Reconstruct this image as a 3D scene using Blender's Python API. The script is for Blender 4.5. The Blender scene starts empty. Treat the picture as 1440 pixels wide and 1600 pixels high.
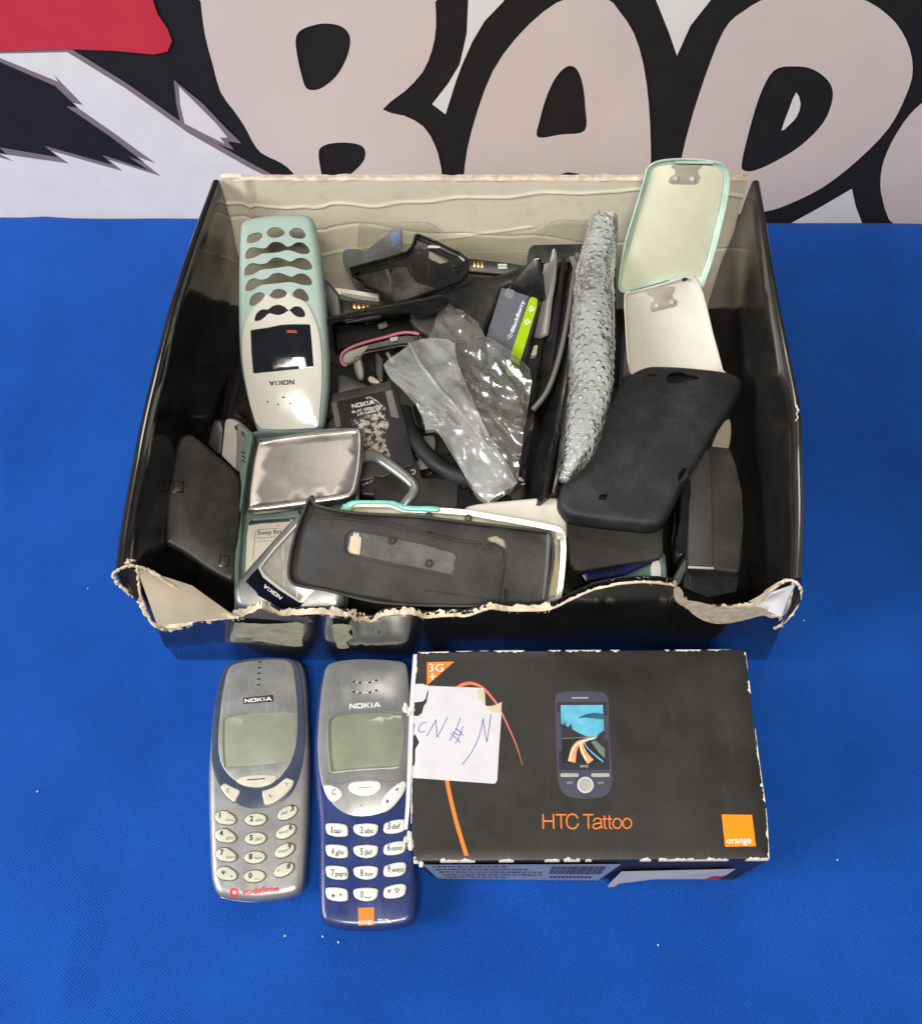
import bpy, bmesh, math, random
import numpy as np
from mathutils import Vector, Matrix, noise
from mathutils.geometry import delaunay_2d_cdt
from mathutils.bvhtree import BVHTree
R = math.radians
random.seed(7)
SC = bpy.context.scene
COL = SC.collection
MM = 0.001

# ------------------------------------------------------------------ camera
PITCH, FPX, HCAM = 63.0, 1450.0, 505.0          # degrees below the horizon, focal length in photo pixels, height over the cloth in mm
cam = bpy.data.cameras.new('camera')
camo = bpy.data.objects.new('camera', cam)
COL.objects.link(camo)
cam.sensor_fit = 'HORIZONTAL'
cam.sensor_width = 36.0
cam.lens = 36.0 * FPX / 1440.0
cam.clip_start = 0.01
cam.clip_end = 50
camo.location = (0, 0, HCAM * MM)
camo.rotation_euler = (R(90 - PITCH), 0, 0)
SC.camera = camo

# ------------------------------------------------------------------ world and lamps
W = bpy.data.worlds.new('World')
SC.world = W
W.use_nodes = True
wn = W.node_tree
bg = wn.nodes['Background']
bg.inputs['Strength'].default_value = 0.36
SC.cycles.transparent_max_bounces = 32
_g = wn.nodes.new('ShaderNodeTexCoord')
_s = wn.nodes.new('ShaderNodeSeparateXYZ')
wn.links.new(_g.outputs['Generated'], _s.inputs[0])
_a = wn.nodes.new('ShaderNodeMath')          # the room: light walls low down, a darker ceiling overhead, brighter to the right
_a.operation = 'MULTIPLY_ADD'
_a.inputs[1].default_value = -0.45
_a.inputs[2].default_value = 0.40
wn.links.new(_s.outputs['Z'], _a.inputs[0])
_b = wn.nodes.new('ShaderNodeMath')
_b.operation = 'MULTIPLY_ADD'
_b.inputs[1].default_value = 0.22
wn.links.new(_s.outputs['X'], _b.inputs[0])
wn.links.new(_a.outputs[0], _b.inputs[2])
_r = wn.nodes.new('ShaderNodeValToRGB')
_r.color_ramp.elements[0].color = (.10, .10, .10, 1)
_r.color_ramp.elements[1].color = (1.25, 1.18, 1.08, 1)
_c = wn.nodes.new('ShaderNodeMath')
_c.operation = 'MULTIPLY_ADD'
_c.inputs[1].default_value = 0.55
wn.links.new(_s.outputs['Y'], _c.inputs[0])
wn.links.new(_b.outputs[0], _c.inputs[2])
wn.links.new(_c.outputs[0], _r.inputs[0])
wn.links.new(_r.outputs[0], bg.inputs['Color'])


def area(name, loc, target, size, power, col, sy=None):
    l = bpy.data.lights.new(name, 'AREA')
    l.energy = power
    l.color = col
    l.shape = 'RECTANGLE'
    l.size = size
    l.size_y = sy or size
    o = bpy.data.objects.new(name, l)
    COL.objects.link(o)
    o.location = loc
    o.rotation_euler = (Vector(target) - Vector(loc)).to_track_quat('-Z', 'Y').to_euler()
    return o


area('window_light', (-1.45, -0.25, 1.10), (0.0, 0.25, 0.0), 0.75, 33.0, (0.95, 0.96, 1.0), 0.75)
area('ceiling_light', (-0.05, -0.66, 1.85), (0.0, 0.45, 0.10), 0.6, 32.0, (1.0, 0.92, 0.82), 0.3)
area('rear_ceiling_light', (0.15, 1.45, 1.90), (0.0, 0.25, 0.0), 1.1, 12.0, (1.0, 0.92, 0.80), 0.4)
vs = SC.view_settings
vs.view_transform = 'Standard'
vs.look = 'None'
vs.exposure = 0.0
vs.gamma = 1.0
vs.use_curve_mapping = False

# ------------------------------------------------------------------ photo geometry -> millimetres in the place
CB = camo.rotation_euler.to_matrix()
CO = Vector((0, 0, HCAM))


def ray(px, py):
    return CB @ Vector((px - 720.0, 800.0 - py, -FPX))


def A(px, py, z=0.0):                 # point at height z
    d = ray(px, py)
    return CO + d * ((z - HCAM) / d.z)


def AY(px, py, Y):                    # point on the upright plane at distance Y
    d = ray(px, py)
    return CO + d * (Y / d.y)


class Frame:
    """A plane in the place through three points, each (px, py, height)."""
    def __init__(s, p0, p1, p2, off=0.0):
        a, b, c = [A(*p) if len(p) == 3 and not isinstance(p, Vector) else p for p in (p0, p1, p2)]
        s.x = (b - a).normalized()
        s.n = s.x.cross(c - a).normalized()
        if s.n.dot(CO - a) < 0:
            s.n = -s.n
        s.y = s.n.cross(s.x)
        s.o = a + s.n * off
        s.set()

    def set(s):
        s.m = Matrix(((s.x.x, s.y.x, s.n.x, s.o.x * MM), (s.x.y, s.y.y, s.n.y, s.o.y * MM), (s.x.z, s.y.z, s.n.z, s.o.z * MM), (0, 0, 0, 1)))

    def p(s, px, py, h=0.0):
        d = ray(px, py)
        o = s.o + s.n * h
        t = (o - CO).dot(s.n) / d.dot(s.n)
        q = CO + d * t - s.o
        return (q.dot(s.x), q.dot(s.y))

    def t(s, pts, h=0.0):
        return [s.p(a, b, h) for a, b in pts]


class WFrame(Frame):                  # upright frame in world axes
    def __init__(s, o):
        s.x, s.y, s.n, s.o = Vector((1, 0, 0)), Vector((0, 1, 0)), Vector((0, 0, 1)), Vector(o)
        s.set()

    def l(s, v):
        return (v[0] - s.o.x, v[1] - s.o.y, v[2] - s.o.z)


# ------------------------------------------------------------------ outlines
def area2(L):
    a = 0
    for i in range(len(L)):
        x0, y0 = L[i - 1][:2]
        x1, y1 = L[i][:2]
        a += x0 * y1 - x1 * y0
    return a / 2


def ccw(L):
    return list(L) if area2(L) > 0 else list(L)[::-1]


def cs(P, n=4):                       # closed smooth curve through points
    out = []
    N = len(P)
    for i in range(N):
        p0, p1, p2, p3 = P[i - 1], P[i], P[(i + 1) % N], P[(i + 2) % N]
        for k in range(n):
            t = k / n
            out.append(tuple(0.5 * ((2 * p1[j]) + (-p0[j] + p2[j]) * t + (2 * p0[j] - 5 * p1[j] + 4 * p2[j] - p3[j]) * t * t + (-p0[j] + 3 * p1[j] - 3 * p2[j] + p3[j]) * t ** 3) for j in range(2)))
    return out


def oc(P, n=4):                       # open smooth curve (any dimension)
    out = []
    N = len(P)
    for i in range(N - 1):
        p0, p1, p2, p3 = P[max(i - 1, 0)], P[i], P[i + 1], P[min(i + 2, N - 1)]
        for k in range(n):
            t = k / n
            out.append(tuple(0.5 * ((2 * p1[j]) + (-p0[j] + p2[j]) * t + (2 * p0[j] - 5 * p1[j] + 4 * p2[j] - p3[j]) * t * t + (-p0[j] + 3 * p1[j] - 3 * p2[j] + p3[j]) * t ** 3) for j in range(len(p0))))
    out.append(tuple(P[-1]))
    return out


def rc(P, r=1.0, seg=4):              # polygon with rounded corners
    out = []
    N = len(P)
    for i in range(N):
        rr = r[i] if isinstance(r, (list, tuple)) else r
        p = Vector(P[i][:2])
        a = Vector(P[i - 1][:2]) - p
        b = Vector(P[(i + 1) % N][:2]) - p
        la, lb = a.length, b.length
        if la < 1e-6 or lb < 1e-6:
            continue
        ang = a.angle(b)
        if ang > 3.05 or rr <= 0:
            out.append(tuple(p))
            continue
        t = min(rr / math.tan(ang / 2), la * 0.48, lb * 0.48)
        q0, q1 = p + a / la * t, p + b / lb * t
        for k in range(seg + 1):
            u = k / seg
            out.append(tuple((1 - u) ** 2 * q0 + 2 * u * (1 - u) * p + u * u * q1))
    return out


def ell(cx, cy, rx, ry, a=0, n=24, e=2.0):
    out = []
    for k in range(n):
        t = 2 * math.pi * k / n
        c, s_ = math.cos(t), math.sin(t)
        x = rx * math.copysign(abs(c) ** (2 / e), c)
        y = ry * math.copysign(abs(s_) ** (2 / e), s_)
        out.append((cx + x * math.cos(a) - y * math.sin(a), cy + x * math.sin(a) + y * math.cos(a)))
    return out


def rect(x0, y0, x1, y1, r=0, seg=4):
    L = [(x0, y0), (x1, y0), (x1, y1), (x0, y1)]
    return rc(L, r, seg) if r else L


def inset(L, d):                      # L counter-clockwise, d > 0 shrinks
    if abs(d) < 1e-9:
        return list(L)
    N = len(L)
    out = []
    for i in range(N):
        p = Vector(L[i][:2])
        a = (p - Vector(L[i - 1][:2]))
        b = (Vector(L[(i + 1) % N][:2]) - p)
        if a.length < 1e-7:
            a = b
        if b.length < 1e-7:
            b = a
        a = a.normalized()
        b = b.normalized()
        na, nb = Vector((-a.y, a.x)), Vector((-b.y, b.x))
        m = na + nb
        if m.length < 1e-3:
            m = na
        m = m.normalized()
        k = 1.0 / max(0.5, m.dot(na))
        out.append(tuple(p + m * d * k))
    return out


def ribbon(P, w):                     # outline of a stroke along P; w a number or a list
    P = [Vector(p[:2]) for p in P]
    N = len(P)
    ws = w if isinstance(w, (list, tuple)) else [w] * N
    Lf, Rt = [], []
    for i in range(N):
        d = (P[min(i + 1, N - 1)] - P[max(i - 1, 0)])
        d = d.normalized() if d.length > 1e-9 else Vector((1, 0))
        n = Vector((-d.y, d.x)) * ws[i] / 2
        Lf.append(tuple(P[i] + n))
        Rt.append(tuple(P[i] - n))
    return Lf + Rt[::-1]


def inside(pts, loops):
    pts = np.asarray(pts, float)
    c = np.zeros(len(pts), bool)
    for L in loops:
        L = np.asarray(L, float)[:, :2]
        x0, y0 = L[:, 0], L[:, 1]
        x1, y1 = np.roll(x0, -1), np.roll(y0, -1)
        px, py = pts[:, 0][:, None], pts[:, 1][:, None]
        cond = (y0 > py) != (y1 > py)
        with np.errstate(divide='ignore', invalid='ignore'):
            xi = (x1 - x0) * (py - y0) / (y1 - y0) + x0
        c ^= (np.sum(cond & (px < xi), axis=1) % 2).astype(bool)
    return c


def fill(loops, sp=None):
    V, E = [], []
    for L in loops:
        b = len(V)
        V += [Vector(p[:2]) for p in L]
        E += [(b + i, b + (i + 1) % len(L)) for i in range(len(L))]
    if sp:
        xs = [v.x for v in V]
        ys = [v.y for v in V]
        g = []
        j = 0
        y = min(ys) + sp / 2
        while y < max(ys):
            x = min(xs) + (sp / 2 if j % 2 else sp * 0.02)
            while x < max(xs):
                g.append((x, y))
                x += sp
            y += sp * 0.87
            j += 1
        if g:
            ok = inside(g, loops)
            g = [p for p, k in zip(g, ok) if k]
            if g:
                B = np.array([tuple(v) for v in V])
                for p in g:
                    if np.min((B[:, 0] - p[0]) ** 2 + (B[:, 1] - p[1]) ** 2) > (sp * 0.35) ** 2:
                        V.append(Vector(p))
    r = delaunay_2d_cdt(V, E, [], 1, 1e-5)
    vv, ff = r[0], r[2]
    if not ff:
        return [tuple(v) for v in vv], []
    cen = [((vv[f[0]].x + vv[f[1]].x + vv[f[2]].x) / 3, (vv[f[0]].y + vv[f[1]].y + vv[f[2]].y) / 3) for f in ff]
    ok = inside(cen, loops)
    return [tuple(v) for v in vv], [tuple(f) for f, k in zip(ff, ok) if k]


# ------------------------------------------------------------------ mesh collecting
class MB:
    def __init__(s):
        s.v, s.f, s.mi, s.mats = [], [], [], []

    def slot(s, m):
        if m not in s.mats:
            s.mats.append(m)
        return s.mats.index(m)

    def add(s, V, F, m=None):
        b = len(s.v)
        s.v += [tuple(v) for v in V]
        k = s.slot(m) if m is not None else 0
        for f in F:
            s.f.append(tuple(b + i for i in f))
            s.mi.append(k)
        return s

    def solid(s, outer, prof, holes=(), sp=None, m=None, warp=None):
        """prof: list of (inset, z) rings from one cap to the other."""
        outer = ccw(outer)
        V, F = [], []
        n = len(outer)
        for d, z in prof:
            V += [(x, y, z) for x, y in inset(outer, d)]
        for k in range(len(prof) - 1):
            for i in range(n):
                j = (i + 1) % n
                F.append((k * n + i, k * n + j, (k + 1) * n + j, (k + 1) * n + i))
        holes = [ccw(h) for h in holes]
        for kk in (0, len(prof) - 1):
            v2, f2 = fill([inset(outer, prof[kk][0])] + holes, sp)
            b = len(V)
            V += [(x, y, prof[kk][1]) for x, y in v2]
            F += [tuple(b + i for i in f) for f in f2]
        z0, z1 = prof[0][1], prof[-1][1]
        for h in holes:
            b = len(V)
            V += [(x, y, z0) for x, y in h] + [(x, y, z1) for x, y in h]
            q = len(h)
            F += [(b + i, b + (i + 1) % q, b + q + (i + 1) % q, b + q + i) for i in range(q)]
        if warp:
            V = [warp(*v) for v in V]
        return s.add(V, F, m)

    def plate(s, outer, z0, z1, bev=0.4, **k):
        b = min(bev, abs(z1 - z0) * 0.45)
        return s.solid(outer, [(b, z1), (b * 0.3, z1 - b * 0.3), (0, z1 - b), (0, z0 + b), (b, z0)], **k)

    def box(s, c, d, m=None, rot=None, bev=0):
        hx, hy, hz = d[0] / 2, d[1] / 2, d[2] / 2
        sub = MB()
        sub.plate(rect(-hx, -hy, hx, hy, bev, 3) if bev else rect(-hx, -hy, hx, hy), -hz, hz, bev or 0.15)
        V = [Vector(v) for v in sub.v]
        if rot is not None:
            V = [rot @ v for v in V]
        V = [v + Vector(c) for v in V]
        return s.add(V, sub.f, m)

    def tube(s, P, r, n=10, m=None, ey=1.0, caps=True, up=Vector((0, 0, 1)), close=False):
        P = [Vector(p) for p in P]
        N = len(P)
        rs = r if isinstance(r, (list, tuple)) else [r] * N
        V, F = [], []
        for i in range(N):
            if close:
                d = P[(i + 1) % N] - P[i - 1]
            else:
                d = P[min(i + 1, N - 1)] - P[max(i - 1, 0)]
            d = d.normalized()
            u = up - d * up.dot(d)
            if u.length < 1e-3:
                u = Vector((1, 0, 0)) - d * d.x
            u.normalize()
            w = d.cross(u)
            for k in range(n):
                t = 2 * math.pi * k / n
                V.append(P[i] + w * math.cos(t) * rs[i] + u * math.sin(t) * rs[i] * ey)
        for i in range(N if close else N - 1):
            for k in range(n):
                i2 = (i + 1) % N
                F.append((i * n + k, i * n + (k + 1) % n, i2 * n + (k + 1) % n, i2 * n + k))
        if caps and not close:
            F.append(tuple(range(n))[::-1])
            F.append(tuple((N - 1) * n + k for k in range(n)))
        return s.add(V, F, m)

    def sheet(s, grid, m=None, th=0.0):   # grid of points, rows x cols; with thickness th along its normal
        r_, c_ = len(grid), len(grid[0])
        G = [[Vector(p) for p in row] for row in grid]
        V = [p for row in G for p in row]
        F = [(i * c_ + j, i * c_ + j + 1, (i + 1) * c_ + j + 1, (i + 1) * c_ + j) for i in range(r_ - 1) for j in range(c_ - 1)]
        if th:
            N = []
            for i in range(r_):
                for j in range(c_):
                    du = G[min(i + 1, r_ - 1)][j] - G[max(i - 1, 0)][j]
                    dv = G[i][min(j + 1, c_ - 1)] - G[i][max(j - 1, 0)]
                    N.append(du.cross(dv).normalized() * th)
            b = len(V)
            V2 = [v + n_ for v, n_ in zip(V, N)]
            F2 = [tuple(b + q for q in f[::-1]) for f in F]
            edge = [j for j in range(c_)] + [i * c_ + c_ - 1 for i in range(1, r_)] + [(r_ - 1) * c_ + j for j in range(c_ - 2, -1, -1)] + [i * c_ for i in range(r_ - 2, 0, -1)]
            F3 = [(edge[k], edge[(k + 1) % len(edge)], b + edge[(k + 1) % len(edge)], b + edge[k]) for k in range(len(edge))]
            V, F = V + V2, F + F2 + F3
        return s.add(V, F, m)

    def build(s, name, root, mat=None, sharp=40, flat=False, weld=True, fr=None, label=None):
        me = bpy.data.meshes.new(name)
        v = s.v if fr is None else [fr.l(p) for p in s.v]
        me.from_pydata([(x * MM, y * MM, z * MM) for x, y, z in v], [], s.f)
        for m in (s.mats or ([mat] if mat else [])):
            me.materials.append(m)
        if len(s.mats) > 1:
            me.polygons.foreach_set('material_index', s.mi)
        bm = bmesh.new()
        bm.from_mesh(me)
        if weld:
            bmesh.ops.remove_doubles(bm, verts=bm.verts, dist=2e-6)
            bmesh.ops.recalc_face_normals(bm, faces=bm.faces)
        bm.to_mesh(me)
        bm.free()
        if not flat:
            me.shade_smooth()
            me.set_sharp_from_angle(angle=R(sharp))
        o = bpy.data.objects.new(name, me)
        COL.objects.link(o)
        if root is not None:
            o.parent = root
        if label:
            o['label'] = label
        return o


def thing(name, label, cat, fr, group=None):
    o = bpy.data.objects.new(name, None)
    o.empty_display_size = 0.01
    COL.objects.link(o)
    o.matrix_world = fr.m
    o['label'] = label
    o['category'] = cat
    if group:
        o['group'] = group
    return o


def one(mb, name, label, cat, fr, mat=None, group=None, world=False, **k):   # a thing that is a single mesh
    o = mb.build(name, None, mat, fr=fr if world else None, **k)
    o.matrix_world = fr.m
    o['label'] = label
    o['category'] = cat
    if group:
        o['group'] = group
    return o


def surf(o):
    me = o.data
    b = BVHTree.FromPolygons([v.co / MM for v in me.vertices], [tuple(p.vertices) for p in me.polygons])

    def f(x, y):
        h = b.ray_cast(Vector((x, y, 200)), Vector((0, 0, -1)))
        return h[0].z if h[0] is not None else 0.0
    return f


# ------------------------------------------------------------------ lettering
_tc = {}


def text2d(s, off=0.0, res=2):
    k = (s, off, res)
    if k in _tc:
        return _tc[k]
    c = bpy.data.curves.new('t', 'FONT')
    c.body = s
    c.size = 1
    c.offset = off
    c.resolution_u = res
    c.fill_mode = 'FRONT'
    o = bpy.data.objects.new('t', c)
    COL.objects.link(o)
    dg = bpy.context.evaluated_depsgraph_get()
    me = bpy.data.meshes.new_from_object(o.evaluated_get(dg))
    V = [(v.co.x, v.co.y) for v in me.vertices]
    F = [tuple(p.vertices) for p in me.polygons]
    bpy.data.objects.remove(o)
    bpy.data.curves.remove(c)
    bpy.data.meshes.remove(me)
    _tc[k] = (V, F)
    return V, F


def nokia2d():
    if 'N' in _tc:
        return _tc['N']
    L = [([[(0, 0), (0, 1), (.38, 1), (1.0, .38), (1.0, 1), (1.3, 1), (1.3, 0), (.95, 0), (.3, .65), (.3, 0)]], 1.3),
         ([rect(0, 0, 1.4, 1, .18, 3), rect(.32, .26, 1.08, .74, .08, 2)], 1.4),
         ([[(0, 0), (0, 1), (.3, 1), (.3, .6), (.42, .6), (.85, 1), (1.28, 1), (.7, .5), (1.3, 0), (.87, 0), (.42, .4), (.3, .4), (.3, 0)]], 1.3),
         ([rect(0, 0, .3, 1)], .3),
         ([[(0, 0), (.6, 1), (.95, 1), (1.55, 0), (1.17, 0), (1.02, .22), (.5, .22), (.36, 0)], [(.62, .44), (.92, .44), (.77, .72)]], 1.55)]
    V, F, x = [], [], 0
    for loops, w in L:
        v, f = fill(loops)
        b = len(V)
        V += [(p[0] + x, p[1]) for p in v]
        F += [tuple(b + i for i in q) for q in f]
        x += w + .16
    _tc['N'] = (V, F)
    return V, F


class Deco:
    """Printing on one thing: thin ink laid just above a surface."""
    def __init__(s, fr, z=0.0, zf=None, h=0.0):
        s.fr, s.mb, s.z, s.zf, s.h = fr, MB(), z, zf, h

    def _put(s, V, F, m, lift):
        s.mb.add([(x, y, (s.zf(x, y) if s.zf else s.z) + lift) for x, y in V], F, m)

    def poly(s, px, m, lift=0.10, sp=None, holes=(), local=False):
        loops = [px] + list(holes)
        if not local:
            loops = [s.fr.t(L, s.h) for L in loops]
        v, f = fill(loops, sp)
        s._put(v, f, m, lift)

    def stroke(s, px, w, m, lift=0.16, local=False, smooth=3):
        P = px if local else s.fr.t(px, s.h)
        P = oc(P, smooth) if smooth > 1 else P
        if isinstance(w, (tuple, list)):
            w = [w[0] + (w[1] - w[0]) * i / (len(P) - 1) for i in range(len(P))]
        L = ribbon(P, w)
        n = len(P)
        V = L
        F = [(i, i + 1, 2 * n - 2 - i, 2 * n - 1 - i) for i in range(n - 1)]
        s._put(V, F, m, lift)

    def text(s, txt, pl, pr, pt, m, lift=0.16, off=0.0):
        """pl, pr: pixel ends of the base line, pt: pixel above pl at the top of the letters."""
        V, F = nokia2d() if txt == 'NOKIA*' else text2d(txt, off)
        x0, x1 = min(v[0] for v in V), max(v[0] for v in V)
        cap = 1.0 if txt == 'NOKIA*' else 0.70
        a, b, c = [Vector(q) for q in s.fr.t([pl, pr, pt], s.h)]
        ux, uy = (b - a) / (x1 - x0), (c - a) / cap
        V2 = [tuple(a + ux * (v[0] - x0) + uy * v[1]) for v in V]
        s._put(V2, F, m, lift)

    def build(s, root, name='lettering', label=None):
        return s.mb.build(name, root, flat=True, weld=False, label=label)


# ------------------------------------------------------------------ materials
def M(name, col, rough=0.45, metal=0.0, var=0.12, vs_=60, bump=0.0, bs=900, coat=0.0, dust=0.0, dcol=(.5, .48, .42), spec=0.5, rvar=0.08, scratch=0.0,
      stain=0.0, scol=(.3, .25, .18), trans=0.0, alpha=1.0, ior=1.45, sss=0.0):
    m = bpy.data.materials.new(name)
    m.use_nodes = True
    nt = m.node_tree
    N, L = nt.nodes, nt.links
    b = N['Principled BSDF']
    tc = N.new('ShaderNodeTexCoord')
    n1 = N.new('ShaderNodeTexNoise')
    n1.inputs['Scale'].default_value = vs_
    n1.inputs['Detail'].default_value = 6
    n1.inputs['Roughness'].default_value = .62
    L.new(tc.outputs['Object'], n1.inputs['Vector'])
    r = N.new('ShaderNodeMapRange')
    r.inputs['From Min'].default_value = .3
    r.inputs['From Max'].default_value = .7
    r.inputs['To Min'].default_value = 1 - var
    r.inputs['To Max'].default_value = 1 + var
    L.new(n1.outputs['Fac'], r.inputs['Value'])
    mx = N.new('ShaderNodeMix')
    mx.data_type = 'RGBA'
    mx.blend_type = 'MULTIPLY'
    mx.inputs[0].default_value = 1
    mx.inputs[6].default_value = (*col, 1)
    L.new(r.outputs[0], mx.inputs[7])
    out = mx.outputs[2]

    def over(out, fac, c):
        q = N.new('ShaderNodeMix')
        q.data_type = 'RGBA'
        L.new(fac, q.inputs[0])
        L.new(out, q.inputs[6])
        q.inputs[7].default_value = (*c, 1)
        return q.outputs[2]

    def thresh(sc, a, b_, hi, det=4, warp=None):
        n = N.new('ShaderNodeTexNoise')
        n.inputs['Scale'].default_value = sc
        n.inputs['Detail'].default_value = det
        n.inputs['Roughness'].default_value = .7
        if warp:
            mp = N.new('ShaderNodeMapping')
            mp.inputs['Scale'].default_value = warp
            mp.inputs['Rotation'].default_value = (0.3, 0.2, 0.7)
            L.new(tc.outputs['Object'], mp.inputs['Vector'])
            L.new(mp.outputs[0], n.inputs['Vector'])
        else:
            L.new(tc.outputs['Object'], n.inputs['Vector'])
        q = N.new('ShaderNodeMapRange')
        q.inputs['From Min'].default_value = a
        q.inputs['From Max'].default_value = b_
        q.inputs['To Max'].default_value = hi
        L.new(n.outputs['Fac'], q.inputs['Value'])
        return q.outputs[0]
    if stain:
        out = over(out, thresh(70, .50, .72, stain), scol)
    if scratch:
        out = over(out, thresh(500, .64, .70, scratch, 2, (1, .06, 1)), tuple(min(1, c * 2.2 + .12) for c in col))
    if dust:
        out = over(out, thresh(1500, .66, .72, dust, 2), dcol)
        out = over(out, thresh(45, .45, .75, dust * .35, 5), dcol)
    L.new(out, b.inputs['Base Color'])
    rr = N.new('ShaderNodeMapRange')
    rr.inputs['From Min'].default_value = .3
    rr.inputs['From Max'].default_value = .7
    rr.inputs['To Min'].default_value = max(.02, rough - rvar)
    rr.inputs['To Max'].default_value = min(1, rough + rvar)
    L.new(n1.outputs['Fac'], rr.inputs['Value'])
    L.new(rr.outputs[0], b.inputs['Roughness'])
    b.inputs['Metallic'].default_value = metal
    b.inputs['Specular IOR Level'].default_value = spec
    b.inputs['Coat Weight'].default_value = coat
    b.inputs['Coat Roughness'].default_value = .06
    b.inputs['Transmission Weight'].default_value = trans
    b.inputs['Alpha'].default_value = alpha
    b.inputs['IOR'].default_value = ior
    if sss:
        b.inputs['Subsurface Weight'].default_value = sss
        b.inputs['Subsurface Radius'].default_value = (.004, .004, .003)
    if bump:
        nb = N.new('ShaderNodeTexNoise')
        nb.inputs['Scale'].default_value = bs
        nb.inputs['Detail'].default_value = 3
        L.new(tc.outputs['Object'], nb.inputs['Vector'])
        bp = N.new('ShaderNodeBump')
        bp.inputs['Strength'].default_value = bump
        bp.inputs['Distance'].default_value = .0003
        L.new(nb.outputs['Fac'], bp.inputs['Height'])
        L.new(bp.outputs[0], b.inputs['Normal'])
    return m


def film(name, col, body=.18, rough=.08, bump=.6, bs=120, gloss=1.0, clear=(.95, .96, .95)):
    """clear thin plastic: see-through with a milky body and sharp reflections"""
    m = bpy.data.materials.new(name)
    m.use_nodes = True
    nt = m.node_tree
    N, L = nt.nodes, nt.links
    N.remove(N['Principled BSDF'])
    out = N['Material Output']
    t = N.new('ShaderNodeBsdfTransparent')
    t.inputs['Color'].default_value = (*clear, 1)
    d = N.new('ShaderNodeBsdfDiffuse')
    d.inputs['Color'].default_value = (*col, 1)
    g = N.new('ShaderNodeBsdfGlossy')
    g.inputs['Roughness'].default_value = rough
    tc = N.new('ShaderNodeTexCoord')
    n = N.new('ShaderNodeTexNoise')
    n.inputs['Scale'].default_value = bs
    n.inputs['Detail'].default_value = 5
    n.inputs['Distortion'].default_value = .8
    L.new(tc.outputs['Object'], n.inputs['Vector'])
    bp = N.new('ShaderNodeBump')
    bp.inputs['Strength'].default_value = bump
    bp.inputs['Distance'].default_value = .0012
    L.new(n.outputs['Fac'], bp.inputs['Height'])
    L.new(bp.outputs[0], g.inputs['Normal'])
    L.new(bp.outputs[0], d.inputs['Normal'])
    r = N.new('ShaderNodeMapRange')
    r.inputs['From Min'].default_value = .35
    r.inputs['From Max'].default_value = .7
    r.inputs['To Min'].default_value = body * .75
    r.inputs['To Max'].default_value = body * 1.35
    L.new(n.outputs['Fac'], r.inputs['Value'])
    m1 = N.new('ShaderNodeMixShader')
    L.new(r.outputs[0], m1.inputs[0])
    L.new(t.outputs[0], m1.inputs[1])
    L.new(d.outputs[0], m1.inputs[2])
    fz = N.new('ShaderNodeFresnel')
    fz.inputs['IOR'].default_value = 1.5
    L.new(bp.outputs[0], fz.inputs['Normal'])
    ml = N.new('ShaderNodeMath')
    ml.operation = 'MULTIPLY'
    ml.inputs[1].default_value = gloss * 1.6
    ml.use_clamp = True
    L.new(fz.outputs[0], ml.inputs[0])
    m2 = N.new('ShaderNodeMixShader')
    L.new(ml.outputs[0], m2.inputs[0])
    L.new(m1.outputs[0], m2.inputs[1])
    L.new(g.outputs[0], m2.inputs[2])
    L.new(m2.outputs[0], out.inputs['Surface'])
    return m


def fabric(name, col):
    m = M(name, col, rough=.9, var=.2, vs_=7, spec=.12)
    nt = m.node_tree
    N, L = nt.nodes, nt.links
    b = N['Principled BSDF']
    b.inputs['Sheen Weight'].default_value = .12
    b.inputs['Sheen Roughness'].default_value = .4
    b.inputs['Sheen Tint'].default_value = (.3, .55, 1, 1)
    tc = N['Texture Coordinate']
    hs = []
    for a in (0.62, -0.95):
        mp = N.new('ShaderNodeMapping')
        mp.inputs['Rotation'].default_value = (0, 0, a)
        L.new(tc.outputs['Object'], mp.inputs['Vector'])
        w = N.new('ShaderNodeTexWave')
        w.inputs['Scale'].default_value = 260
        w.inputs['Distortion'].default_value = 3.5
        w.inputs['Detail'].default_value = 2
        L.new(mp.outputs[0], w.inputs['Vector'])
        hs.append(w.outputs['Fac'])
    ad = N.new('ShaderNodeMath')
    ad.operation = 'ADD'
    L.new(hs[0], ad.inputs[0])
    L.new(hs[1], ad.inputs[1])
    nf = N.new('ShaderNodeTexNoise')
    nf.inputs['Scale'].default_value = 1100
    nf.inputs['Detail'].default_value = 3
    L.new(tc.outputs['Object'], nf.inputs['Vector'])
    a2 = N.new('ShaderNodeMath')
    a2.operation = 'MULTIPLY_ADD'
    L.new(nf.outputs['Fac'], a2.inputs[0])
    a2.inputs[1].default_value = 2.6
    L.new(ad.outputs[0], a2.inputs[2])
    bp = N.new('ShaderNodeBump')
    bp.inputs['Strength'].default_value = .6
    bp.inputs['Distance'].default_value = .0005
    L.new(a2.outputs[0], bp.inputs['Height'])
    L.new(bp.outputs[0], b.inputs['Normal'])
    # threads lighter and darker
    src = b.inputs['Base Color'].links[0].from_socket
    mr = N.new('ShaderNodeMapRange')
    mr.inputs['From Max'].default_value = 3.8
    mr.inputs['To Min'].default_value = .78
    mr.inputs['To Max'].default_value = 1.18
    L.new(a2.outputs[0], mr.inputs['Value'])
    mx = N.new('ShaderNodeMix')
    mx.data_type = 'RGBA'
    mx.blend_type = 'MULTIPLY'
    mx.inputs[0].default_value = 1
    L.new(src, mx.inputs[6])
    L.new(mr.outputs[0], mx.inputs[7])
    L.new(mx.outputs[2], b.inputs['Base Color'])
    return m


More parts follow.
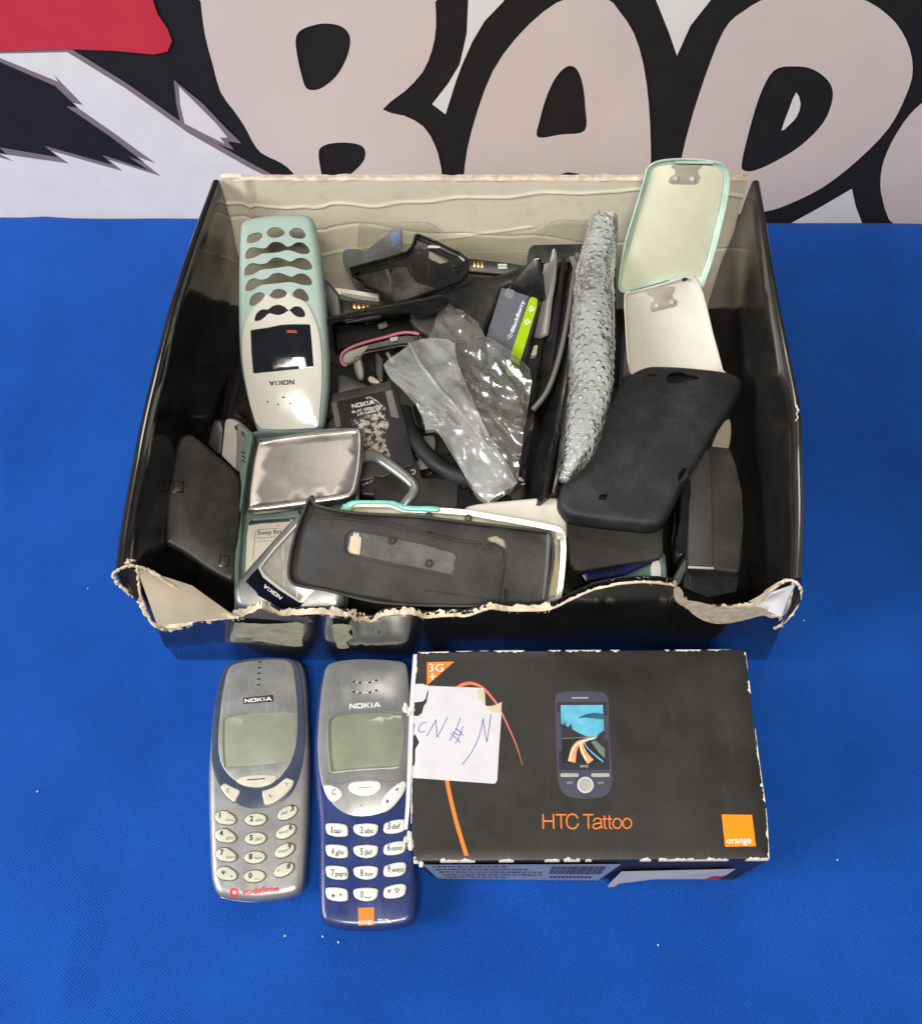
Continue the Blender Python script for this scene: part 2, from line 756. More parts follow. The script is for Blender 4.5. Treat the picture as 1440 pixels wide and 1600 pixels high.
K = {}
K['cloth'] = fabric('blue_fabric', (.009, .076, .395))
K['deep'] = M('deep_black_plastic', (.006, .006, .006), .65, var=.2, dust=.05, spec=.2)
K['white_print'] = M('banner_white', (.83, .81, .79), .6, var=.03, bump=.1)
K['black_print'] = M('banner_black', (.020, .019, .018), .55, var=.08, spec=.25)
K['lilac_print'] = M('banner_lilac', (.72, .615, .58), .6, var=.04, vs_=9)
K['grey_print'] = M('banner_grey', (.24, .19, .21), .6, var=.04)
K['red_print'] = M('banner_red', (.62, .035, .055), .55, var=.05)
K['gloss_card'] = M('glossy_black_card', (.012, .0115, .012), .13, var=.3, rvar=.07, vs_=25, bump=.2, bs=50, dust=.10, scratch=.08, dcol=(.2, .19, .17), spec=1.0, coat=.6)
K['reflect_card'] = M('reflection_tinted_black_card', (.024, .022, .019), .19, var=.3, rvar=.1, vs_=22, bump=.2, bs=50, dust=.12, scratch=.10, dcol=(.25, .23, .19), spec=1.0, coat=.4)  # paler card for the right wall, its broad reflection put into the colour
K['worn_card'] = M('worn_black_card', (.016, .015, .017), .38, var=.35, rvar=.15, vs_=30, bump=.3, bs=80, dust=.25, scratch=.25, dcol=(.22, .2, .17))
K['white_card'] = M('white_card', (.80, .745, .60), .7, var=.07, vs_=18, stain=.25, scol=(.42, .33, .2), bump=.35, bs=90)
K['cream_card'] = M('grey_board_liner', (.50, .44, .34), .75, var=.12, vs_=35, stain=.25, bump=.4, bs=150)
K['torn'] = M('torn_cardboard', (.68, .58, .44), .95, var=.28, vs_=220, stain=.5, scol=(.30, .2, .12), bump=1.0, bs=700)
K['chip'] = M('chipped_white_edge', (.66, .63, .56), .85, var=.15, vs_=300, bump=.8, bs=900)
K['bk'] = M('black_plastic', (.012, .0118, .011), .42, var=.2, dust=.22, bump=.12, scratch=.1)
K['bk_matt'] = M('matt_black_plastic', (.020, .0195, .0175), .62, var=.15, dust=.16, bump=.35, bs=1500)
K['bk_gloss'] = M('glossy_black_plastic', (.010, .010, .010), .2, var=.3, dust=.10, scratch=.2)
K['bk_rub'] = M('black_silicone', (.0125, .0135, .0145), .58, var=.22, vs_=40, dust=.16, bump=.4, bs=1300)
K['hole'] = M('dark_gap', (.004, .004, .004), .8, var=0)
K['dusty'] = M('dusty_black_plastic', (.030, .030, .025), .5, var=.5, vs_=90, dust=.4, scratch=.4)
K['dkgrey'] = M('dark_grey_plastic', (.05, .05, .05), .45, dust=.15, bump=.1)
K['silver'] = M('silver_plastic', (.33, .335, .33), .36, metal=.45, var=.14, stain=.4, scol=(.24, .2, .13), bump=.12, bs=1600, scratch=.2)
K['silver2'] = M('dusty_silver_plastic', (.30, .31, .31), .33, metal=.5, var=.12, stain=.1, bump=.1, bs=1600, scratch=.15)
K['metal'] = M('brushed_steel', (.66, .62, .60), .34, metal=1, var=.10, stain=.2, scol=(.3, .25, .2), scratch=.15)
K['chrome'] = M('chrome_edge', (.75, .74, .7), .12, metal=1, var=.05)
K['bezel'] = M('blue_grey_bezel', (.045, .062, .105), .28, var=.1, scratch=.15)
K['navy'] = M('navy_plastic', (.018, .036, .15), .30, var=.12, coat=.25, scratch=.12, dust=.1)
K['navy_gloss'] = M('navy_gloss', (.006, .008, .018), .12, var=.2, scratch=.25)
K['lcd'] = M('grey_green_display', (.29, .31, .245), .22, var=.14, vs_=45, coat=.8, stain=.2, scol=(.22, .25, .2))
K['lcd2'] = M('green_display', (.235, .26, .19), .2, var=.16, vs_=30, coat=.9, stain=.35, scol=(.40, .37, .27))
K['key_cream'] = M('cream_keys', (.57, .56, .46), .35, var=.1, vs_=120, stain=.3, scol=(.35, .3, .2), coat=.2)
K['key_white'] = M('white_keys', (.70, .72, .70), .3, var=.06, vs_=120, stain=.12, coat=.2)
K['ink'] = M('black_ink', (.02, .02, .03), .6, var=0)
K['ink_w'] = M('white_ink', (.75, .75, .73), .6, var=0)
K['ink_faint'] = M('faint_grey_ink', (.2, .18, .15), .6, var=0)
K['ink_red'] = M('red_ink', (.62, .03, .05), .6, var=.2, vs_=600)
K['ink_or'] = M('orange_ink', (.90, .21, .02), .55, var=.05)
K['ink_orb'] = M('bright_orange_ink', (.95, .28, .0), .5, var=.03)
K['ink_coral'] = M('coral_ink', (.75, .16, .11), .55, var=.05)
K['ink_blue'] = M('blue_pen', (.10, .07, .42), .5, var=.1)
K['box_black'] = M('matt_black_carton', (.020, .0185, .0165), .47, var=.22, vs_=14, dust=.06, bump=.15, bs=900, scratch=.05, rvar=.12)
K['box_side'] = M('dark_blue_carton', (.010, .012, .035), .4, var=.2, dust=.1)
K['paper'] = M('white_paper_label', (.60, .60, .63), .65, var=.05, vs_=90, stain=.18, scol=(.52, .5, .5), bump=.2, bs=150)
K['paper_y'] = M('yellowed_paper', (.58, .50, .36), .75, var=.12, vs_=90, stain=.3)
K['label_blue'] = M('bluish_label', (.36, .40, .50), .5, var=.08)
K['mint'] = M('mint_plastic', (.36, .475, .43), .36, var=.05, vs_=20, bump=.06, sss=.1, stain=.1)
K['pearl'] = M('pearl_white_plastic', (.62, .61, .54), .16, var=.04, coat=.6, vs_=20)
K['teal'] = M('teal_grey_plastic', (.125, .195, .175), .4, var=.14, dust=.12)
K['teal_b'] = M('bright_teal_plastic', (.16, .55, .48), .25, var=.2, coat=.3)
K['ivory'] = M('ivory_plastic', (.66, .62, .49), .3, var=.06, coat=.4, stain=.15)
K['ivory_m'] = M('aged_white_plastic', (.70, .675, .59), .5, var=.05, vs_=30, stain=.12)
K['mint_tr'] = M('pale_green_translucent', (.50, .66, .56), .22, var=.2, coat=.5, sss=.3)
K['cream_tr'] = M('cream_inner_face', (.66, .67, .51), .35, var=.10, vs_=25, coat=.2, sss=.2)
K['grey_mark'] = M('warm_grey_plastic', (.36, .33, .27), .5, var=.08)
K['pink'] = M('pink_plastic', (.70, .22, .32), .3, var=.1, coat=.4)
K['batt'] = M('battery_wrap', (.028, .028, .030), .42, var=.15, dust=.12)
K['batt_grey'] = M('battery_grey_label', (.125, .135, .155), .42, var=.1)
K['lime'] = M('lime_label', (.38, .58, .01), .4, var=.05)
K['scuff'] = M('scuffed_label', (.42, .39, .31), .7, var=.5, vs_=500, bump=.8, bs=700)
_m = K['scuff']
_N, _L = _m.node_tree.nodes, _m.node_tree.links
_n = _N.new('ShaderNodeTexNoise')
_n.inputs['Scale'].default_value = 330
_n.inputs['Detail'].default_value = 9
_n.inputs['Roughness'].default_value = .68
_L.new(_N['Texture Coordinate'].outputs['Object'], _n.inputs['Vector'])
_q = _N.new('ShaderNodeMapRange')
_q.inputs['From Min'].default_value = .47
_q.inputs['From Max'].default_value = .50
_L.new(_n.outputs['Fac'], _q.inputs['Value'])
_L.new(_q.outputs[0], _N['Principled BSDF'].inputs['Alpha'])
K['gold'] = M('gold_contact', (.65, .36, .10), .3, metal=.9, var=.1)
K['greymid'] = M('mid_grey_plastic', (.17, .165, .15), .4, var=.1, dust=.1)
K['greylt'] = M('light_grey_plastic', (.40, .39, .36), .4, var=.1, dust=.1)
K['blue_p'] = M('deep_blue_plastic', (.004, .008, .09), .25, var=.2)
K['sky'] = M('printed_sky', (.11, .42, .58), .4, var=.25, vs_=120)
K['hill'] = M('printed_hills', (.02, .10, .16), .4, var=.3, vs_=200)
K['road'] = M('printed_light_trail', (.80, .33, .16), .4, var=.3, vs_=400)
K['glow'] = M('printed_pale_trail', (.80, .70, .45), .4, var=.2)
K['bluegrey'] = M('printed_blue_grey', (.055, .06, .095), .4, var=.08)
K['film'] = film('clear_bag_film', (.66, .66, .6), body=.13, rough=.19, bump=.45, bs=40, gloss=1.5)
K['film_zip'] = film('milky_zip_film', (.76, .78, .78), body=.30, rough=.22, bump=.4, bs=45, gloss=1.5)
K['bubble'] = film('bubble_wrap_film', (.82, .84, .84), body=.24, rough=.26, bump=.6, bs=70, gloss=.45)
K['bubble_dome'] = film('bubble_dome_film', (.86, .88, .88), body=.17, rough=.16, bump=.2, bs=200, gloss=.75)
K['clear'] = film('clear_rigid_plastic', (.80, .78, .66), body=.03, rough=.25, bump=.1, bs=60, gloss=.12, clear=(1, 1, .985))
K['lens'] = M('clear_window', (.012, .014, .018), .06, var=.2, coat=1, spec=.8)
K['lint'] = M('white_lint', (.8, .8, .8), .9, var=.1)
# ================================================================== the table, its cloth and the banner
YB = A(40, 340, 0).y                           # rear edge of the table
YBR = A(1400, 349, 0).y


def yedge(x):
    xa, xb = A(40, 340, 0).x, A(1400, 349, 0).x
    return YB + (YBR - YB) * (x - xa) / (xb - xa)


mb = MB()
rows, cols = 110, 150
G = []
for i in range(rows):
    row = []
    for j in range(cols):
        x = -620 + 1240 * j / (cols - 1)
        y = -260 + (yedge(x) + 260) * i / (rows - 1)
        q = (x * .8 + y * .6)
        z = 4.5 * math.exp(-((x + 190 + .9 * (y - 20)) / 34.0) ** 2) * min(1, max(0, (140 - y) / 160))
        z += 1.2 * math.exp(-((x - 330 + .5 * y) / 60.0) ** 2)
        z += 1.3 * (noise.noise(Vector((x / 110, y / 140, 0))) + .45 * noise.noise(Vector((x / 40, y / 46, 3))))
        z += 1.6 * math.exp(-((x - 270 + .25 * (y - 100) + 12 * noise.noise(Vector((y / 90, 1, 1)))) / 11.0) ** 2) * min(1, max(0, (330 - y) / 300)) + 1.5 * math.exp(-((y + 28 - .18 * x + 10 * noise.noise(Vector((x / 90, 1, 1)))) / 13.0) ** 2) + 1.2 * math.exp(-((x + 255 + .1 * y + 9 * noise.noise(Vector((y / 70, 5, 1)))) / 9.0) ** 2)
        if -185 < x < 205 and -20 < y < 440:
            z = min(z, .3) * .3
        row.append((x, y, z - 1.2))
    G.append(row)
# over the rear edge
last = G[-1]
for k, (dy, dz) in enumerate(((2.0, -.8), (3.2, -3), (3.6, -12), (3.6, -60))):
    G.append([(p[0], p[1] + dy, p[2] + dz) for p in last])
mb.sheet(G, K['cloth'])
one(mb, 'tablecloth', 'plain royal blue fabric cloth spread flat over the whole table', 'tablecloth', WFrame((0, 200, 0)), world=True, sharp=80)

mb = MB()
mb.plate([(-610, -250), (610, -250), (610, yedge(610) - 3), (-610, yedge(-610) - 3)], -30, -4.5, 1)
t = mb.build('table', None, M('table_board', (.35, .28, .2), .5))
t['kind'] = 'structure'


# ---- banner: an upright printed sheet hanging behind the table
def by(x):
    return yedge(x) + 6


bp0, bp1 = Vector((-600, by(-600), 0)), Vector((600, by(600), 0))


class BFrame(Frame):
    pass


bf = Frame(Vector((0, by(0), 0)), Vector((400, by(400), 0)), Vector((0, by(0), 300)))
wav = lambda x, y: 1.0 * noise.noise(Vector((x / 120, y / 200, 1))) + .25 * noise.noise(Vector((x / 30, y / 60, 5)))
root = thing('banner', 'printed banner with large outlined lilac letters and a red band standing behind the table', 'banner', bf)
mb = MB()
G = [[(-640 + 1280 * j / 80, -60 + 500 * i / 40, wav(-640 + 1280 * j / 80, -60 + 500 * i / 40)) for j in range(81)] for i in range(41)]
mb.sheet(G, K['black_print'], th=-.6)
mb.build('sheet', root, sharp=80)
d = Deco(bf, zf=wav)
SPB = 12


def bpoly(P, m, lift, holes=(), smooth=3):
    d.poly(cs(P, smooth) if smooth > 1 else P, K[m], lift + .7, SPB, holes=[cs(h, 4) for h in holes])


W_, L_ = 'white_print', 'lilac_print'
bpoly([(733, -40), (800, -25), (786, 0), (757, 30), (738, 62), (722, 98), (712, 125), (696, 176), (675, 160), (700, 128), (718, 98), (729, 50)], W_, .5, smooth=1)
bpoly([(1015, -30), (1025, 0), (1045, 50), (1057, 85), (1078, 38), (1108, 0), (1130, -30)], W_, .5, smooth=1)
bpoly([(1225, 352), (1280, 322), (1330, 293), (1336, 320), (1348, 352)], W_, .5, smooth=1)
bpoly([(312, -40), (314, 0), (320, 50), (333, 100), (345, 142), (365, 170), (382, 195), (395, 220), (408, 237), (430, 248), (450, 260), (466, 282), (480, 330), (600, 340), (680, 320), (690, 275), (687, 250), (680, 225), (662, 195),
       (632, 178), (598, 168), (632, 140), (660, 110), (675, 75), (681, 40), (680, 0), (676, -40)], L_, .7, smooth=2,
      holes=[[(462, 60), (470, 45), (490, 37), (510, 34), (532, 38), (545, 50), (547, 68), (540, 92), (525, 117), (505, 134), (490, 139), (478, 135), (471, 115), (465, 88)],
             [(498, 235), (507, 225), (525, 221), (548, 221), (566, 226), (571, 238), (566, 252), (550, 268), (530, 282), (508, 286), (501, 262)]])
bpoly([(722, 310), (724, 278), (730, 230), (746, 170), (770, 108), (805, 58), (850, 15), (890, -6), (945, -6), (967, 15), (990, 50), (1005, 100), (1013, 160), (1016, 220), (1016, 270), (1012, 320), (940, 330), (915, 300), (905, 269), (868, 272), (860, 300), (840, 330), (740, 330)], L_, .7, smooth=2,
      holes=[[(840, 212), (843, 185), (855, 145), (870, 116), (887, 101), (901, 106), (910, 130), (914, 165), (913, 202), (876, 208)]])
bpoly([(1058, 330), (1062, 260), (1075, 200), (1100, 120), (1130, 45), (1160, 15), (1210, -8), (1330, -8), (1385, 20), (1415, 60), (1425, 105), (1415, 145), (1388, 197), (1340, 247), (1285, 290), (1230, 317), (1195, 328), (1140, 333)], L_, .7, smooth=3,
      holes=[[(1158, 255), (1165, 220), (1185, 150), (1208, 108), (1240, 101), (1270, 106), (1294, 125), (1300, 150), (1286, 188), (1250, 225), (1210, 250), (1178, 264), (1162, 264)]])
bpoly([(1220, 202), (1232, 168), (1243, 142), (1250, 160), (1244, 180), (1232, 193)], W_, .5, smooth=2)
bpoly([(1480, 140), (1440, 158), (1410, 190), (1385, 235), (1375, 272), (1378, 310), (1400, 352), (1480, 352)], L_, .7, smooth=3)
# plain stand-in for the drawing at the left: colour bands with ragged edges
bpoly([(-60, 78), (0, 76), (110, 72), (200, 128), (300, 200), (390, 252), (480, 300), (480, 360), (-60, 360)], 'grey_print', .5, smooth=1)
bpoly([(-60, 84), (0, 80), (106, 78), (196, 134), (296, 206), (386, 258), (470, 300), (470, 360), (-60, 360)], W_, .7, smooth=1)
bpoly([(-60, 84), (0, 86), (92, 124), (84, 112), (130, 160), (110, 156), (180, 205), (244, 252), (212, 240), (252, 272), (170, 246), (192, 264), (80, 232), (108, 252), (0, 236), (22, 248), (-60, 226)], 'grey_print', .85, smooth=1)
bpoly([(-60, 90), (0, 92), (86, 130), (78, 122), (122, 164), (104, 162), (174, 210), (226, 250), (200, 240), (232, 262), (160, 238), (176, 254), (70, 224), (92, 242), (0, 226), (12, 238), (-60, 216)], 'black_print', 1.0, smooth=1)
bpoly([(272, 122), (318, 160), (346, 190), (378, 222), (356, 218), (366, 232), (320, 214), (284, 196), (276, 160)], 'grey_print', .85, smooth=1)
bpoly([(280, 132), (314, 166), (338, 190), (356, 212), (344, 212), (352, 222), (320, 206), (289, 190), (282, 160)], W_, 1.0, smooth=1)
bpoly([(-60, -40), (235, -40), (240, 0), (247, 20), (262, 42), (269, 62), (262, 78), (240, 82), (180, 76), (100, 73), (0, 76), (-60, 78)], 'red_print', .9, smooth=1)
d.build(root, 'printing')

# ================================================================== the big open carton
TOPZ = 118.0
cf = WFrame((10, 290, 0))
box = thing('cardboard_box', 'large open glossy black cardboard box with torn front edge, full of phone parts', 'box', cf)
# corners of the rim and of the base (mm)
TBL, TBR = A(332, 283, TOPZ), A(1186, 284, TOPZ)
TFL, TFR = A(180, 893, TOPZ), A(1252, 905, TOPZ)
BFL, BFR = Vector((-160, 164, 0)), Vector((172, 164, 0))
BBL, BBR = Vector((-150, 412, 0)), Vector((172, 412, 0))
mb = MB()
mb.plate([(BFL.x, BFL.y + 2), (BFR.x, BFR.y + 2), (BBR.x, BBR.y), (BBL.x, BBL.y)], .4, 3.0, .3)
mb.build('base', box, K['worn_card'], fr=cf)


def side(topP, base0, base1, inward, name, mt):
    """a side wall lofted from its rim curve down to the base, double board 5 mm thick"""
    n = len(topP)
    m_ = 12
    G0, G1 = [], []
    for i in range(n):
        u = i / (n - 1)
        t = Vector(topP[i])
        b = base0.lerp(base1, u)
        c0, c1 = [], []
        for k in range(m_):
            v = k / (m_ - 1)
            p = t.lerp(b, v)
            bow = 4.5 * math.sin(math.pi * v) * (math.sin(math.pi * u) ** .5 if 0 < u < 1 else 0)
            p = p + Vector((-inward * bow * .6, 0, 0))
            wr = 2.2 * noise.noise(Vector((p.y / 35, p.z / 30, inward * 9))) * math.sin(math.pi * min(1, v * 1.2 + .05))
            th = 4.2 + 1.0 * math.sin(math.pi * v)
            c0.append(p + Vector((wr * .4, 0, 0)))
            c1.append(p + Vector((inward * th + wr, 0, 0)))
        G0.append(c0)
        G1.append(c1)
    mb = MB()
    V, F = [], []
    for G in (G0, G1):
        b = len(V)
        for row in G:
            V += [tuple(p) for p in row]
        F += [(b + i * m_ + k, b + i * m_ + k + 1, b + (i + 1) * m_ + k + 1, b + (i + 1) * m_ + k) for i in range(n - 1) for k in range(m_ - 1)]
    b = n * m_
    # rounded rim between the two skins
    rim = []
    for i in range(n):
        p, q = G0[i][0], G1[i][0]
        rim.append([(p * .8 + q * .2) + Vector((0, 0, 1.0)), (p + q) / 2 + Vector((0, 0, 1.4)), (p * .2 + q * .8) + Vector((0, 0, 1.0))])
    r0 = len(V)
    for r in rim:
        V += [tuple(p) for p in r]
    for i in range(n - 1):
        a = [i * m_, r0 + i * 3, r0 + i * 3 + 1, r0 + i * 3 + 2, b + i * m_]
        c = [(i + 1) * m_, r0 + (i + 1) * 3, r0 + (i + 1) * 3 + 1, r0 + (i + 1) * 3 + 2, b + (i + 1) * m_]
        for k in range(4):
            F.append((a[k], a[k + 1], c[k + 1], c[k]))
    for i in (0, n - 1):
        for k in range(m_ - 1):
            F.append((i * m_ + k, i * m_ + k + 1, b + i * m_ + k + 1, b + i * m_ + k))
    mb.add(V, F)
    return mb.build(name, box, mt, fr=cf, sharp=60), G0, G1


LT = oc([tuple(A(*p)) for p in ((332, 283, 118), (300, 370, 118), (265, 478, 117), (236, 590, 117), (214, 685, 118), (198, 770, 118), (187, 835, 118), (180, 892, 118))], 5)
RT = oc([tuple(A(*p)) for p in ((1186, 284, 118), (1197, 350, 118), (1215, 460, 117), (1235, 560, 116), (1250, 640, 115), (1254, 720, 117), (1256, 820, 118), (1252, 905, 118))], 5)
sl, LG0, LG1 = side(LT, BBL, BFL, +1, 'side_wall', K['gloss_card'])
sr, RG0, RG1 = side(RT, BBR, BFR, -1, 'side_wall', K['reflect_card'])

# rear wall, white inside
mb = MB()
G = []
tl, tr = A(345, 281, TOPZ), A(1168, 281, TOPZ)
nb = 120
for i in range(140):
    v = i / 139
    row = []
    for j in range(nb):
        u = j / (nb - 1)
        t = tl.lerp(tr, u)
        z_ = 118 + .8 * noise.noise(Vector((u * 14, 0, 2))) + 2.2 * math.exp(-((u - .02) / .03) ** 2) + .6 * math.sin(u * 9) + (-1.6 if .16 < u < .2 else 0)
        b = BBL.lerp(BBR, u)
        p = Vector((t.x, t.y, z_)).lerp(Vector((b.x, b.y, 2)), v)
        crease = -.8 * math.exp(-((v - (.13 + .05 * math.sin(u * 5 + 1) + .04 * noise.noise(Vector((u * 12, 1, 1))))) / .007) ** 2) + .7 * math.exp(-((v - (.27 + .22 * u + .05 * noise.noise(Vector((u * 9, 4, 1))))) / .006) ** 2) - .7 * math.exp(-((v - (.62 - .5 * u)) / .006) ** 2) * (u < .6) - 2.2 * math.exp(-((u - .045 - .02 * v) / .006) ** 2)
        p.y += crease + .7 * noise.noise(Vector((u * 5, v * 3, 7)))
        row.append(tuple(p))
    G.append(row)
mb.sheet(G, K['white_card'], th=-3.0)
bw = mb.build('rear_wall', box, fr=cf, sharp=60)
# ragged liner along the rear rim
mb = MB()
random.seed(3)
top = []
for j in range(150):
    u = j / 149
    t = tl.lerp(tr, u)
    top.append((t.x, t.y + 1.5, 118.6 + .5 * noise.noise(Vector((u * 14, 0, 2)))))
prev = None
V, F = [], []
for j, p in enumerate(top):
    h = .5 + .9 * abs(noise.noise(Vector((j * .35, 1, 1))))
    w = 1.8 + .9 * noise.noise(Vector((j * .3, 4, 1)))
    V += [(p[0], p[1] - w, p[2] - .8), (p[0], p[1] - w * .3, p[2] + h), (p[0], p[1] + w, p[2] + h * .6), (p[0], p[1] + w + .4, p[2] - 1.6)]
for j in range(len(top) - 1):
    for k in range(3):
        F.append((j * 4 + k, j * 4 + k + 1, j * 4 + 5 + k, j * 4 + 4 + k))
mb.add(V, F, K['torn'])
mb.build('worn_rim', box, fr=cf, sharp=30)

# front wall with its torn top edge
FT = [(245, 981), (262, 984), (285, 979), (310, 971), (345, 968), (372, 965), (395, 957), (408, 952), (422, 958), (440, 962), (470, 961), (500, 959), (530, 962), (548, 964), (565, 969), (582, 972), (600, 962), (640, 960), (668, 966),
      (700, 963), (735, 962), (765, 952), (800, 955), (850, 954), (875, 947), (900, 934), (930, 922), (965, 915), (1005, 911), (1040, 914), (1056, 918), (1058, 934), (1068, 945), (1085, 950), (1110, 955), (1150, 956), (1185, 951), (1205, 960), (1222, 968)]
YF0 = 164.0
ft = oc(FT, 3)


def ytop(py):
    return 159.5


pts = [AY(x, y, 160.0) for x, y in ft]
ptsn = []
for i, p in enumerate(pts):
    q = Vector(p)
    q.z += .8 * noise.noise(Vector((i * .9, 0, 0))) + .5 * noise.noise(Vector((i * 2.3, 3, 0)))
    q.y += .7 * noise.noise(Vector((i * .5, 8, 0)))
    ptsn.append(q)
mb = MB()
G = []
for i, p in enumerate(ptsn):
    u = (p.x - BFL.x) / (BFR.x - BFL.x)
    col = []
    xb = BFL.x + (BFR.x - BFL.x) * (p.x - ptsn[0].x) / (ptsn[-1].x - ptsn[0].x)
    for k in range(9):
        v = k / 8
        q = p.lerp(Vector((xb, YF0, .5)), v)
        q.y += -1.8 * math.sin(math.pi * v) * (1 + noise.noise(Vector((p.x / 40, v * 2, 5))))
        q.y -= .9 * math.exp(-((v - .35) / .06) ** 2)
        col.append(tuple(q))
    G.append(col)
mb.sheet(G, K['gloss_card'], th=-.5)
mb.build('front_wall', box, fr=cf, sharp=50)
mb = MB()   # inner board behind it
G = []
for i, p in enumerate(ptsn):
    xb = BFL.x + (BFR.x - BFL.x) * (p.x - ptsn[0].x) / (ptsn[-1].x - ptsn[0].x)
    G.append([tuple(Vector((p.x, p.y + 3.2, p.z + .2)).lerp(Vector((xb, YF0 + 4, 2)), k / 6)) for k in range(7)])
mb.sheet(G, K['worn_card'], th=.5)
mb.build('front_lining', box, fr=cf, sharp=50)
# the torn core between: ragged lip and corrugation
mb = MB()
V, F = [], []
n = 0
fine = oc([tuple(p) for p in ptsn], 4)
for i, p in enumerate(fine):
    px_ = ft[min(i // 4, len(ft) - 1)][0]
    thick = 3.3
    fr_ = 1.0
    if 860 < px_ < 1050:
        fr_ = .35                      # thin white torn line here
    if px_ < 420:
        fr_ = 1.25
    if 1060 < px_ < 1200:
        fr_ = 1.1
    fr_ *= .75 + .9 * abs(noise.noise(Vector((i * .11, 2, 2)))) + .5 * noise.noise(Vector((i * .45, 9, 2)))
    r1, r2, r3 = [noise.noise(Vector((i * .37, s_, 2))) + .7 * noise.noise(Vector((i * 1.3, s_, 7))) for s_ in (0, 5, 9)]
    V += [(p[0], p[1] - (.5 + .5 * r1) * fr_, p[2] - (1.2 + 1.6 * abs(r2)) * fr_),
          (p[0], p[1] - (.25 + .5 * r1) * fr_, p[2] + .5 + .6 * r2),
          (p[0], p[1] + thick * .5 * fr_, p[2] + .35 + .9 * r3),
          (p[0], p[1] + (thick + .5 * r2) * fr_, p[2] + .7 + .8 * r1),
          (p[0], p[1] + (thick + .6) * fr_, p[2] - 1.6)]
n = len(fine)
for i in range(n - 1):
    for k in range(4):
        F.append((i * 5 + k, i * 5 + k + 1, i * 5 + 6 + k, i * 5 + 5 + k))
mb.add(V, F, K['torn'])
# fibres sticking out
random.seed(11)
for i in range(150):
    p = Vector(random.choice(fine))
    d_ = Vector((random.uniform(-1, 1), random.uniform(-1, .3), random.uniform(.1, 1))).normalized() * random.uniform(.8, 2.6)
    p.y += random.uniform(-.3, 3)
    mb.tube([p, p + d_ * .5 + Vector((0, 0, .2)), p + d_], [.12, .09, .03], 4, K['torn'])
mb.build('torn_edge', box, fr=cf, sharp=25)
# open corrugation: small dark holes of the flutes showing in the torn lip
mb = MB()
random.seed(17)
for x0, x1, N_ in ((536, 602, 8), (656, 762, 12), (700, 730, 3)):
    for k in range(N_):
        xx = x0 + (x1 - x0) * (k + random.uniform(.2, .8)) / N_
        j = min(range(len(fine)), key=lambda i_: abs(fine[i_][0] - AY(xx, 960, 160.0).x))
        p = Vector(fine[j]) + Vector((0, 1.7 + random.uniform(-.5, .5), 1.25))
        w_, h_ = random.uniform(.7, 1.5), random.uniform(.5, 1.0)
        up_ = 1 if k % 2 else -1
        V = [p + Vector((-w_, -h_ * up_, .0)), p + Vector((w_, -h_ * up_ * random.uniform(.6, 1), .0)), p + Vector((random.uniform(-.3, .5), h_ * up_, .1)), p + Vector((-w_ * .5, h_ * .3 * up_, .05))]
        mb.add([tuple(v_) for v_ in V], [(0, 1, 2, 3)], K['hole'])
mb.build('flute_holes', box, fr=cf, flat=True, weld=False)
# peeled patch low on the right of the front
mb = MB()
PP = [(1052, 921), (1060, 917), (1067, 926), (1070, 937), (1090, 940), (1110, 945), (1150, 952), (1180, 948), (1205, 956), (1218, 962), (1205, 966), (1190, 962), (1160, 970), (1130, 975), (1105, 972), (1085, 962), (1072, 950), (1056, 940)]
v, f = fill([cs(PP, 3)], 8)
mb.add([tuple(AY(x, y, 157.6 + .5 * noise.noise(Vector((x / 9, y / 9, 0))))) for x, y in v], f, K['torn'])
PP2 = [(395, 958), (404, 951), (415, 955), (440, 963), (470, 963), (490, 972), (460, 972), (420, 968), (385, 966), (370, 969)]
mb.build('peeled_ply', box, fr=cf, sharp=30)
mb = MB()
v, f = fill([cs(PP2, 3)], 8)
mb.add([tuple(AY(x, y, 158.0)) for x, y in v], f, M('grey_torn_ply', (.10, .09, .10), .7, var=.4))
mb.build('peeled_ply', box, fr=cf, sharp=30)
# scuffed pale patches on the front where the print is rubbed off
mb = MB()


def fw(x, y):
    v_ = None
    q = AY(x, y, 160.5)
    return q


for PP in ([(366, 975), (372, 973), (420, 975), (470, 973), (474, 985), (472, 1000), (470, 1010), (440, 1008), (405, 1002), (375, 998), (362, 992), (364, 982)],
           [(519, 977), (532, 975), (549, 978), (545, 988), (551, 996), (541, 1003), (545, 1012), (529, 1013), (524, 1004), (520, 990)]):
    P2 = []
    for i, p in enumerate(cs(PP, 5)):
        P2.append((p[0] + 1.6 * noise.noise(Vector((i * .9, 1, 0))), p[1] + 1.2 * noise.noise(Vector((i * .9, 7, 0)))))
    v, f = fill([P2], 6)
    V = []
    for x, y in v:
        w_ = (y - 960) / 62.0
        V.append(tuple(AY(x, y, 160.0 + 4 * w_ - 3.9)))
    mb.add(V, f, K['scuffpale'] if 'scuffpale' in K else K.setdefault('scuffpale', M('rubbed_print', (.46, .44, .30), .45, var=.35, vs_=120, stain=.6, scol=(.2, .19, .14))))
mb.build('rubbed_patch', box, fr=cf, sharp=40)

# folded front corners with pale lining
mb = MB()


def tri_sheet(P3, m, th=-1.2, n=10):
    """quad patch p0 p1 p2 p3 with a little bend"""
    a, b, c, d_ = [Vector(p) for p in P3]
    G = []
    for i in range(n):
        u = i / (n - 1)
        row = []
        for j in range(n):
            v = j / (n - 1)
            p = a.lerp(b, u).lerp(d_.lerp(c, u), v)
            nn = (b - a).cross(d_ - a).normalized()
            p = p + nn * (1.6 * math.sin(math.pi * u) * math.sin(math.pi * v) + .5 * noise.noise(p / 9))
            row.append(tuple(p))
        G.append(row)
    mb.sheet(G, m, th=th)


